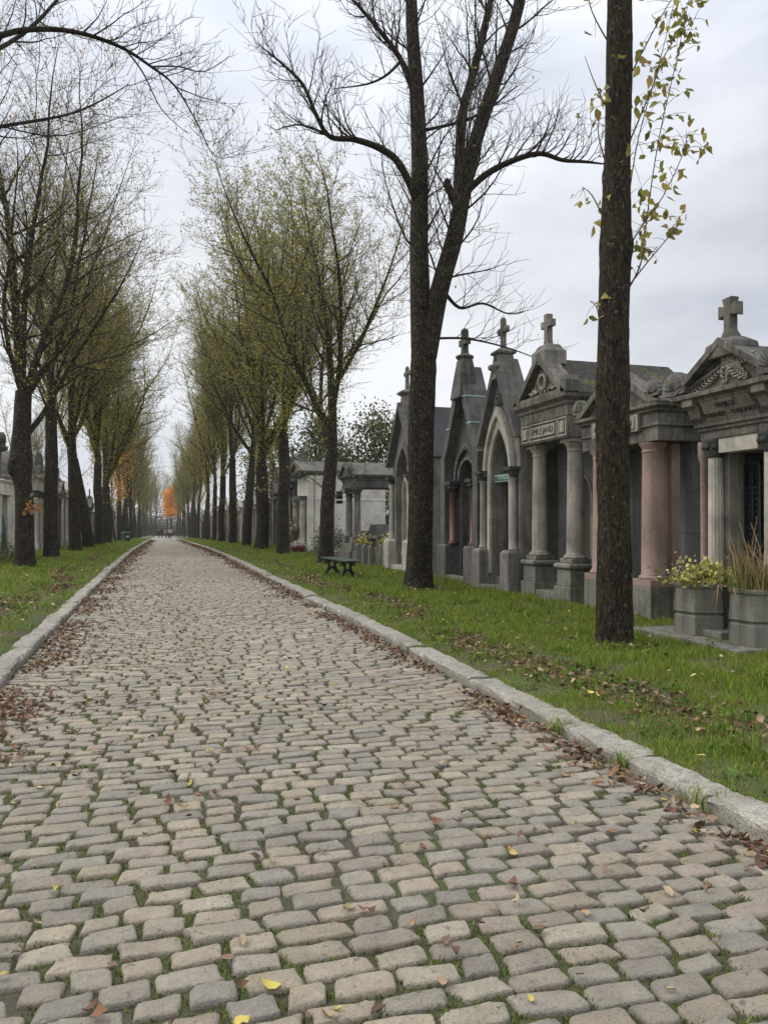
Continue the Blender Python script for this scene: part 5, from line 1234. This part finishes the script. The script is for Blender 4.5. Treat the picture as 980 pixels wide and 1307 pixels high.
# ---- left side
def tomb_bronze():
    r = tomb('monument_tomb', 'domed mossy tomb with tapering green bronze door at the left picture edge', 32.6, -1)
    m = MB(); m.box(-2.3, 2.3, .35, 3.2, -.2, 3.1); m.box(-2.0, 2.0, .5, 3.0, 3.1, 4.4); m.build('wall', M['stone_grey'], r, .015)
    m = MB()
    for s in (-1, 1): m.prism([(s*.75, -.2), (s*1.25, -.2), (s*.95, 2.5), (s*.5, 2.5)], 0, .345)
    m.box(-1.25, 1.25, -.12, .345, 2.502, 2.95); m.stack(-1.25, 1.25, -.12, .345, [(0,2.952),(.1,3.05),(0,3.1)]); m.build('door_frame', M['stone_white'], r, .012)
    m = MB(); m.prism([(-.74,-.2),(.74,-.2),(.49,2.5),(-.49,2.5)], .22, .27); d = m.build('door', M['bronze'], r)
    m = MB(); m.ball((0,.19,1.9), .16, (1,.5,1.2)); m.tube([(0,.19,1.75),(.05,.18,1.2),(0,.19,.4)], [.14,.22,.26], 10); m.build('relief_figure', M['bronze'], d)
    m = MB(); m.stack(-2.0, 2.0, .4, 3.0, [(0,4.402),(.12,4.5),(.12,4.62),(0,4.63)]); m.build('cornice', M['stone_dark'], r, .012)
    m = MB(); m.lathe([(1.55,4.632),(1.5,4.9),(1.3,5.3),(.95,5.65),(.5,5.88),(.2,5.95),(.15,6.05),(.28,6.2),(.22,6.4),(.05,6.5)], 0, 1.7, 24); m.build('dome', M['stone_moss'], r)
    for s in (-1, 1):
        m = MB(); shell(m, s*1.6, .35, 4.62, .5, .3); m.build('acroterion', M['stone_moss'], r)
tomb_bronze()
def tomb_piers():
    r = tomb('monument_tomb', 'pale stone tomb with square piers and rounded mossy roof behind the burred trunk', 43.0, -1)
    m = MB(); m.box(-2.1, 2.1, .9, 3.6, -.2, 3.3); m.build('wall', M['stone_pale'], r, .012)
    for x in (-1.75, -.65, .65, 1.75):
        m = MB(); m.box(x-.27, x+.27, .0, .52, -.2, .45); m.box(x-.22, x+.22, .05, .47, .451, 2.75); m.build('pier', M['stone_pale'], r, .012)
        m = MB(); m.stack(x-.2, x+.2, .07, .45, [(0,2.752),(.06,2.85),(.02,2.9),(.09,3.05),(.09,3.1)]); m.build('capital', M['stone_black'], r, .01)
    m = MB(); m.box(-.6,.6,.86,.895,0,2.6); m.build('door', M['door'], r)
    m = MB(); m.stack(-2.05, 2.05, .0, 3.5, [(0,3.102),(0,3.5),(.03,3.52),(.03,3.62),(.2,3.78),(.22,3.88),(0,3.885)]); m.build('entablature', M['stone_pale'], r, .012)
    m = MB(); m.prism(arc(1.7, 3.887, 5.2, 10), .25, 3.2); m.build('roof', M['stone_moss'], r)
    for s in (-1, 1):
        m = MB(); shell(m, s*1.8, -.1, 3.9, .42, .25); m.build('acroterion', M['stone_moss'], r)
tomb_piers()
chapel('chapel_tomb', 'pale tomb seen between the slender trunk and the mossy yellow-green trunk', 52.6, -1, 'stone_pale', 'roof_dark', 1.3, 3.2, .8, False, 'stone_pale')
chapel('chapel_tomb', 'dim grey tomb behind the slender left-row trunk', 48.2, -1, 'stone_grey', 'roof_dark', 1.2, 2.9, .8, True, None)
# back row glimpsed through gaps
chapel('chapel_tomb', 'pinkish tomb seen through the pavilion columns', 33.0, 1, 'pinkwall', 'roof_dark', 2.6, 2.4, .7, False, 'pink', None, 12.6, 3.0)
chapel('chapel_tomb', 'yellowish tomb in the gap between the pink columns and the fluted pilasters', 12.6, 1, 'stone_pale', 'roof_dark', 1.3, 2.5, .5, False, None, None, 10.6)
# ------------------------------------------------------------------ planters, bench, bin, grave furniture
def flower_clump(parent, name, cx, cy, z, rx, ry, rz_, n, size, cols, seed, mat='flower', droop=-0.6, asp=0.8):
    g = np.random.default_rng(seed); P = np.stack([g.normal(cx, rx*.5, n), g.normal(cy, ry*.5, n), z+np.abs(g.normal(0, rz_*.55, n))], -1)
    P[:, 2] = z + (P[:, 2]-z)*np.clip(1.25-((P[:, 0]-cx)/rx)**2*.6, .3, 1.2)
    return obj(name, leaves_mesh(name, P, size, cols, g, droop, mat, asp), parent)
def hex_planter(label, x, y, s=1.0):
    r = thing('planter', label, 'planter', (x, y, zg(x, y)-.03), R(8)); m = MB()
    m.lathe([(.39*s,0),(.385*s,.32),(.36*s,.33),(.36*s,.35),(.395*s,.37),(.39*s,.39),(.365*s,.66),(.385*s,.67),(.385*s,.71),(.37*s,.72),(.33*s,.72),(.32*s,.67)], 0, 0, 6, 0, .5, False)
    b = m.build('pot', M['stone_plinth'], r, .012); m = MB(); m.lathe([(.325*s,.62),(.325*s,.68)], 0, 0, 6, 0, .5, False); m.build('earth', M['soil'], r); return r
p = hex_planter('hexagonal stone planter full of pale yellow blooms', 6.48, 7.80, .86)
flower_clump(p, 'blossoms', 0, 0, .72, .38, .36, .18, 520, .06, [(0.62,0.58,0.16),(0.55,0.52,0.14),(0.70,0.66,0.28),(0.42,0.44,0.12)], 1)
flower_clump(p, 'leaves', 0, 0, .69, .38, .36, .14, 420, .07, [(0.16,0.20,0.05),(0.24,0.24,0.07),(0.30,0.22,0.10)], 2)
flower_clump(p, 'dry_leaves', -.28, .1, .80, .18, .2, .22, 60, .04, [(0.34,0.28,0.24),(0.12,0.10,0.09)], 5)
p = hex_planter('hexagonal stone planter sprouting tall dry grass stalks', 6.50, 6.88, .86)
g = np.random.default_rng(8); n = 260; X = g.normal(0, .15, n); Y = g.normal(0, .15, n); GV, GQ, GT, GCc = blades(X, Y, np.full(n, .71), g.uniform(.15, .4, n), np.full(n, .006), g, [(0.10,0.15,0.03),(0.13,0.17,0.04),(0.20,0.19,0.06)])
obj('green_blades', mesh_arrays('green_blades', GV, GQ, GT, GCc, False, [M['grassblade']]), p)
n = 120; X = g.normal(0, .16, n); Y = g.normal(0, .16, n); GV, GQ, GT, GCc = blades(X, Y, np.full(n, .70), g.uniform(.2, .7, n), np.full(n, .005), g, [(0.36,0.25,0.12),(0.42,0.30,0.15),(0.30,0.2,0.13),(0.48,0.30,0.08)])
GV[:, 0] *= 1.0; obj('dry_stalks', mesh_arrays('dry_stalks', GV, GQ, GT, GCc, False, [M['litter']]), p)
m = MB()
for i in range(16):
    a = g.uniform(0, 6.28); q = g.uniform(.05, .25); h = g.uniform(.35, .85); m.tube([(q*math.cos(a), q*math.sin(a), .7), (q*1.6*math.cos(a), q*1.6*math.sin(a), .7+h*.6), (q*2.4*math.cos(a+.3), q*2.4*math.sin(a+.3), .7+h)], [.006,.005,.002], 4)
for i in range(14):
    a = g.uniform(0, 6.28); m.tube([(.3*math.cos(a), .3*math.sin(a), .72), (.43*math.cos(a), .43*math.sin(a), .74), (.5*math.cos(a+.2), .5*math.sin(a+.2), .45+g.uniform(-.15,.15))], [.006,.005,.002], 4)
M['straw'] = plain('straw', (0.33,0.23,0.12), 0.8); m.build('bent_stems', M['straw'], p)

# bench
r = thing('bench', 'backless dark green park bench on two ornate cast legs standing in the grass', 'bench', (4.62, 19.55, zg(4.62, 19.55)), R(4))
m = MB()
for i in range(3):
    x0 = -.21+i*.145; m.prism_y([(-1.12,.44),(1.12,.44),(1.14,.465),(1.12,.485),(-1.12,.485),(-1.14,.465)], x0, x0+.125)
m.build('seat', M['benchtop'], r, .008)
for y in (-.68, .72):
    m = MB()
    half = [(0.03,0.10),(.05,.22),(.03,.30),(.05,.38),(.19,.41),(.2,.438)]
    for s in (-1, 1):
        m.prism([(s*.03,.17),(s*.10,.11),(s*.13,.0),(s*.22,.0),(s*.215,.05),(s*.165,.14),(s*.12,.23),(s*.10,.30),(s*.14,.37),(s*.21,.41),(s*.21,.438),(s*.03,.438),(s*.06,.33),(s*.05,.25)], y-.05, y+.05)
        m.torus((s*.17,y,.36), .035, .018, 12, 6); m.torus((s*.16,y,.08), .04, .02, 12, 6)
    m.box(-.055, .055, y-.03, y+.03, .19, .24); m.box(-.09,.09,y-.04,y+.04,.40,.437)
    m.build('leg', M['bench'], r, .006)

# bin
r = thing('wheelie_bin', 'dark green two-wheeled litter bin on the left verge by the kerb', 'bin', (-3.25, 78.5, zg(-3.25, 78.5)-.02), R(20))
m = MB(); m.taper(-.3, .3, -.33, .33, .06, .92, .06); m.build('body', M['bin'], r, .03)
m = MB(); m.box(-.40, .40, -.43, .40, .93, .99); m.taper(-.36, .36, -.38, .36, .99, 1.04, -.08); m.tube([(-.3,.46,.94),(.3,.46,.94)], .025, 8); m.build('lid', M['bin'], r, .02)
for s in (-1, 1):
    m = MB(); m.tube([(s*.33,.28,.1),(s*.39,.28,.1)], .1, 14); m.build('wheel', M['rubber'], r)
m = MB(); m.box(-.14,.14,-.372,-.368,.5,.68); o = m.build('sticker', M['stone_white'], r); 

# grave furniture by the bench
def trough(label, x, y, z, L):
    r = thing('flower_trough', label, 'planter', (x, y, zg(x, y)-.02), -PI/2); m = MB()
    m.box(-L/2-.08, L/2+.08, -.1, .4, 0, z-.26); m.build('base_block', M['stone_plinth'], r, .015); m = MB(); m.taper(-L/2, L/2, -.04, .32, z-.258, z, .04); m.build('pot', M['stone_grey'], r, .012)
    flower_clump(r, 'blossoms', 0, .14, z, L*.5, .22, .2, 260, .075, [(0.55,0.46,0.10),(0.62,0.54,0.22),(0.40,0.36,0.12)], 3); flower_clump(r, 'leaves', 0, .14, z-.02, L*.5, .2, .12, 160, .08, [(0.09,0.12,0.03),(0.13,0.13,0.05)], 4)
trough('stone flower trough with yellow blooms before the pavilion tomb', 6.75, 25.6, .66, .9)
trough('stone flower trough with yellow blooms hard against the pale chapel side', 6.85, 23.0, .70, .8)
r = thing('sarcophagus', 'dark sloping sarcophagus stone beside the pavilion', 'grave', (7.35, 25.6, zg(7.35, 25.6)), -PI/2)
m = MB(); m.box(-.95, .95, -.2, 2.0, -.1, .55); m.build('base', M['stone_plinth'], r, .02); m = MB(); m.prism([(-.85,.551),(.85,.551),(.7,.95),(.3,1.35),(-.3,1.35),(-.7,.95)], -.1, 1.9); m.build('coffin', M['stone_black'], r, .02)
m = MB(); m.box(-.9,.9,-.19,-.12,.85,.95); m.box(-.9,-.8,-.19,-.12,.551,.849); m.box(.8,.9,-.19,-.12,.551,.849); m.build('slab', M['stone_moss'], r, .01)
PG = 'low stone posts of the grave plot'
for i, (x, y) in enumerate(((6.45, 24.55), (6.45, 23.75), (6.45, 22.95))):
    o = MB(); o.taper(-.09, .09, -.09, .09, -.1, .62, -.015); o.prism([(-.075,.62),(.075,.62),(.0,.70)], -.075, .075)
    ob = o.build('stone_post', M['stone_plinth'], None, .012); ob.location = (x, y, zg(x, y)); tag(ob, ('low pointed stone post nearest the green bench', 'low pointed stone post in the middle of the three', 'low pointed stone post nearest the pale chapel')[i], 'post', PG)
r = thing('iron_rail', 'thin iron rail through the low stone posts', 'railing', (6.45, 23.75, zg(6.45, 23.75))); m = MB(); m.tube([(.12,-.85,.34),(.12,.85,.34)], .014, 6); m.build('bar', M['iron'], r)
leafy_tree('dry_shrub', 'tangled grey-leaved shrub against the pavilion base', 6.5, 29.3, 1.25, .75, .05, [(0.20,0.19,0.15),(0.13,0.14,0.10),(0.08,0.09,0.05),(0.27,0.25,0.2)], 1500, .09, 61, 5, cat='shrub', tr=.03, squash=1.2)
leafy_tree('shrub', 'small green shrub at the foot of the whitish tomb wall', 6.75, 31.2, .95, .6, .05, DG+[(0.11,0.13,0.04)], 1200, .08, 62, 5, cat='shrub', tr=.03)
r = thing('flower_pot', 'dark red bowl of white flowers in the grass by the whitish tomb', 'flower pot', (6.25, 34.9, zg(6.25, 34.9)-.02)); m = MB(); m.lathe([(.16,0),(.2,.03),(.32,.2),(.36,.38),(.33,.4),(.3,.36)], 0, 0, 18); m.build('pot', plain('dark red glaze', (0.12,0.02,0.018), .4), r)
flower_clump(r, 'blossoms', 0, 0, .38, .34, .34, .24, 260, .09, [(0.75,0.72,0.68),(0.7,0.66,0.6),(0.3,0.32,0.2)], 6)
r = thing('urn', 'stone urn with straggling green plant before the whitish tomb door', 'planter', (6.35, 36.9, zg(6.35, 36.9)-.02)); m = MB(); m.box(-.24,.24,-.24,.24,0,.42); m.lathe([(.14,.421),(.1,.5),(.2,.58),(.29,.78),(.31,.84),(.27,.84)], 0, 0, 16); m.build('vase', M['stone_grey'], r, .01)
flower_clump(r, 'leaves', 0, 0, .82, .35, .35, .5, 320, .11, [(0.10,0.14,0.03),(0.2,0.2,0.05),(0.5,0.45,0.35)], 7)
for x, y, lab in ((6.5, 35.55, 'rounded pale boundary stone at the corner of the whitish tomb'),):
    m = MB(); m.lathe([(.2,-.1),(.2,.4),(.17,.5),(.08,.57),(.01,.59)], 0, 0, 16); ob = m.build('boundary_stone', M['stone_pale'], None); ob.location = (x, y, zg(x, y)); tag(ob, lab, 'stone')
r = thing('leaf_clump', 'torn clump of dead bark and leaves stuck on the burred trunk', 'leaf clump', (TX_L+.28, 25.45, zg(TX_L, 25.8)+1.9)); g = np.random.default_rng(5)
obj('dead_leaves', leaves_mesh('dead_leaves', g.normal(0, .12, (70, 3)), .16, RUST+[(0.35,0.25,0.2)], g, .3), r)

# ------------------------------------------------------------------ walkers far down the road
def skin_mesh(name, joints, edges, mat, parent, lv=1):
    me = bpy.data.meshes.new(name); me.from_pydata([j[:3] for j in joints], edges, []); o = bpy.data.objects.new(name, me); COL.objects.link(o)
    sk = o.modifiers.new('Skin', 'SKIN'); ss = o.modifiers.new('Sub', 'SUBSURF'); ss.levels = ss.render_levels = lv
    for v, j in zip(me.skin_vertices[0].data, joints): v.radius = (j[3], j[4] if len(j) > 4 else j[3])
    me.skin_vertices[0].data[0].use_root = True
    dg = bpy.context.evaluated_depsgraph_get(); m2 = bpy.data.meshes.new_from_object(o.evaluated_get(dg)); bpy.data.objects.remove(o)
    m2.materials.clear(); m2.materials.append(mat); m2.polygons.foreach_set('use_smooth', np.ones(len(m2.polygons), dtype=bool)); m2.name = name
    return obj(name, m2, parent)
M['skin'] = plain('skin', (0.45,0.28,0.21), .6, var=.05); M['hair'] = plain('dark hair', (0.03,0.022,0.018), .7)
def person(label, x, y, rz, coat, legs, stride=.22, h=1.0, hairc='hair', arm=.12):
    r = thing('person', label, 'person', (x, y, float(zroad(x, y))), rz); r.scale = (h, h, h)
    J = [(0,0,.95,.13,.10),(0,0,1.15,.13,.09),(0,-.01,1.36,.16,.10),(0,-.01,1.48,.06),(0,-.02,1.56,.055),(0,-.03,1.66,.095,.10),(0,-.03,1.74,.075),
         (.1,0,.9,.085),(.1,-stride*.5,.5,.06),(.1,-stride*.55,.09,.045),(.1,-stride*.55-.14,.04,.04),
         (-.1,0,.9,.085),(-.1,stride*.35,.5,.06),(-.1,stride,.12,.045),(-.1,stride-.12,.05,.04),
         (.2,0,1.42,.06),(.25,arm*.3,1.15,.045),(.26,-.06-arm,.93,.035),(.26,-.1-arm,.83,.03),
         (-.2,0,1.42,.06),(-.25,.02,1.15,.045),(-.26,-.06+arm,.93,.035),(-.26,-.08+arm,.83,.03)]
    E = [(0,1),(1,2),(2,3),(3,4),(4,5),(5,6),(0,7),(7,8),(8,9),(9,10),(0,11),(11,12),(12,13),(13,14),(2,15),(15,16),(16,17),(17,18),(2,19),(19,20),(20,21),(21,22)]
    b = skin_mesh('body', J, E, M['skin'], r)
    Jc = [(0,0,.84,.19,.15),(0,0,1.0,.175,.13),(0,0,1.2,.165,.12),(0,-.01,1.4,.175,.125),(0,-.01,1.5,.08),(.2,0,1.43,.085),(.26,arm*.3,1.15,.068),(.27,-.05-arm,.95,.055),(-.2,0,1.43,.085),(-.26,.02,1.15,.068),(-.27,-.05+arm,.95,.055)]
    skin_mesh('coat', Jc, [(0,1),(1,2),(2,3),(3,4),(3,5),(5,6),(6,7),(3,8),(8,9),(9,10)], coat, r)
    Jt = [(0,0,.93,.14,.12),(.1,0,.86,.11),(.1,-stride*.5,.5,.08),(.1,-stride*.55,.1,.065),(-.1,0,.86,.11),(-.1,stride*.35,.5,.08),(-.1,stride,.13,.065)]
    skin_mesh('trousers', Jt, [(0,1),(1,2),(2,3),(0,4),(4,5),(5,6)], legs, r)
    m = MB(); m.ball((0,.0,1.695), .118, (.95,1.0,1.0), 14, 8); hm = m.build('hair', M[hairc], r)
    for s in (1, -1):
        m = MB(); yy = -stride*.55 if s > 0 else stride; m.ball((s*.1, yy-.07, .045), .06, (.8,1.9,.8)); m.build('shoe', M['rubber'], r)
    m = MB(); m.ball((0,-.135,1.64), .02, (.8,1,1.2), 6, 5); m.build('nose', M['skin'], r)
    return r
cream = plain('cream jacket', (0.55,0.50,0.40), .8); navy = plain('navy cloth', (0.018,0.02,0.03), .8); dark = plain('black cloth', (0.014,0.014,0.015), .8); blue = plain('pale blue grey coat', (0.30,0.32,0.40), .8); grey = plain('grey cloth', (0.10,0.10,0.11), .8)
person('person in a cream jacket and dark trousers walking up the road, nearest of the walkers', 1.45, 118, .1, cream, dark, .25, 1.0)
person('person in a pale blue grey coat among the distant walkers', 0.85, 138, -.2, blue, grey, .2, .97)
person('person all in navy beside the blue grey coated walker', 0.30, 140, 2.9, navy, navy, .15, 1.0)
person('person in a short black jacket at the left end of the distant walkers', -.25, 143, .3, dark, dark, .2, .98)
person('person in grey between the cream jacket and the pale blue coat', 1.25, 136, .2, grey, dark, .2, 1.0)
# ------------------------------------------------------------------ camera, light, sky
cam = bpy.data.cameras.new('camera'); co = bpy.data.objects.new('camera', cam); COL.objects.link(co)
co.location = (0, 0, 1.6); co.rotation_euler = (R(90+0.76), 0, R(-16.7))
cam.sensor_fit = 'VERTICAL'; cam.sensor_height = 36; cam.sensor_width = 27; cam.lens = 950/1307*36; cam.clip_start = 0.05; cam.clip_end = 3000
scene.camera = co
bm_ = MB(); bm_.box(-300, 300, -40, 520, -7, 32); hz = bm_.build('haze', M['void'])
hm, nt, nd, lk, bs = newmat('damp air'); nd.remove(bs); pv = nd.new('ShaderNodeVolumePrincipled'); pv.inputs['Color'].default_value = (0.86, 0.88, 0.9, 1); pv.inputs['Density'].default_value = 0.00035
lk.new(pv.outputs[0], nd['Material Output'].inputs['Volume']); hz.data.materials.clear(); hz.data.materials.append(hm); tag(hz, 'thin damp air over the avenue', 'haze', kind='stuff')
SUN_EL, SUN_AZ = R(44), R(-52)      # soft light from ahead and to the left
sl = bpy.data.lights.new('sun', 'SUN'); sl.energy = 1.5; sl.angle = R(40); sl.color = (1, 0.955, 0.88)
so = bpy.data.objects.new('sun', sl); COL.objects.link(so)
d = Vector((math.sin(SUN_AZ)*math.cos(SUN_EL), math.cos(SUN_AZ)*math.cos(SUN_EL), math.sin(SUN_EL)))
so.rotation_euler = d.to_track_quat('Z', 'Y').to_euler(); so.location = (0, 0, 60)
w = bpy.data.worlds.new('World'); scene.world = w; w.use_nodes = True; nd = w.node_tree.nodes; lk = w.node_tree.links
bg = nd['Background']; bg.inputs['Strength'].default_value = 0.088
sky = nd.new('ShaderNodeTexSky'); sky.sky_type = 'NISHITA'; sky.sun_disc = False; sky.sun_elevation = SUN_EL; sky.sun_rotation = SUN_AZ
tc = nd.new('ShaderNodeTexCoord'); mp = nd.new('ShaderNodeMapping'); mp.inputs['Scale'].default_value = (1.6, 1.6, 4.2); lk.new(tc.outputs['Generated'], mp.inputs['Vector'])
n1 = noise(nd, lk, mp.outputs['Vector'], 1.5, 7, 0.55); n2 = noise(nd, lk, mp.outputs['Vector'], 0.6, 3, 0.5)
ad = nd.new('ShaderNodeMath'); ad.operation = 'ADD'; lk.new(n1, ad.inputs[0]); lk.new(n2, ad.inputs[1])
rp = ramp(nd, [(0.0, (4.5, 4.75, 5.3)), (0.4, (5.9, 6.1, 6.55)), (0.7, (6.8, 6.95, 7.3)), (1.0, (7.7, 7.8, 8.0))]); 
mr = ramp_out(nd, lk, ad.outputs[0], 0.78, 1.22); lk.new(mr, rp.inputs['Fac'])
# an overcast sky is brighter overhead than near the horizon
sx = nd.new('ShaderNodeSeparateXYZ'); lk.new(tc.outputs['Generated'], sx.inputs[0])
zr = nd.new('ShaderNodeMapRange'); zr.inputs['From Min'].default_value = 0.35; zr.inputs['From Max'].default_value = 1.0; zr.inputs['To Min'].default_value = 1.0; zr.inputs['To Max'].default_value = 2.3; lk.new(sx.outputs[2], zr.inputs['Value'])
vm = nd.new('ShaderNodeVectorMath'); vm.operation = 'SCALE'; lk.new(mixc(nd, lk, 0.94, sky.outputs['Color'], rp.outputs['Color']), vm.inputs[0]); lk.new(zr.outputs[0], vm.inputs['Scale'])
lk.new(vm.outputs[0], bg.inputs['Color'])
vs = scene.view_settings; vs.view_transform = 'Standard'; vs.look = 'None'; vs.exposure = 0.56; vs.gamma = 1.0; vs.use_curve_mapping = False
cy = scene.cycles; cy.max_bounces = 5; cy.diffuse_bounces = 3; cy.glossy_bounces = 2; cy.transmission_bounces = 2; cy.transparent_max_bounces = 4; cy.use_denoising = True
try: cy.denoiser = 'OPENIMAGEDENOISE'
except Exception: pass
cy.denoising_input_passes = 'RGB_ALBEDO_NORMAL'; cy.sample_clamp_indirect = 6
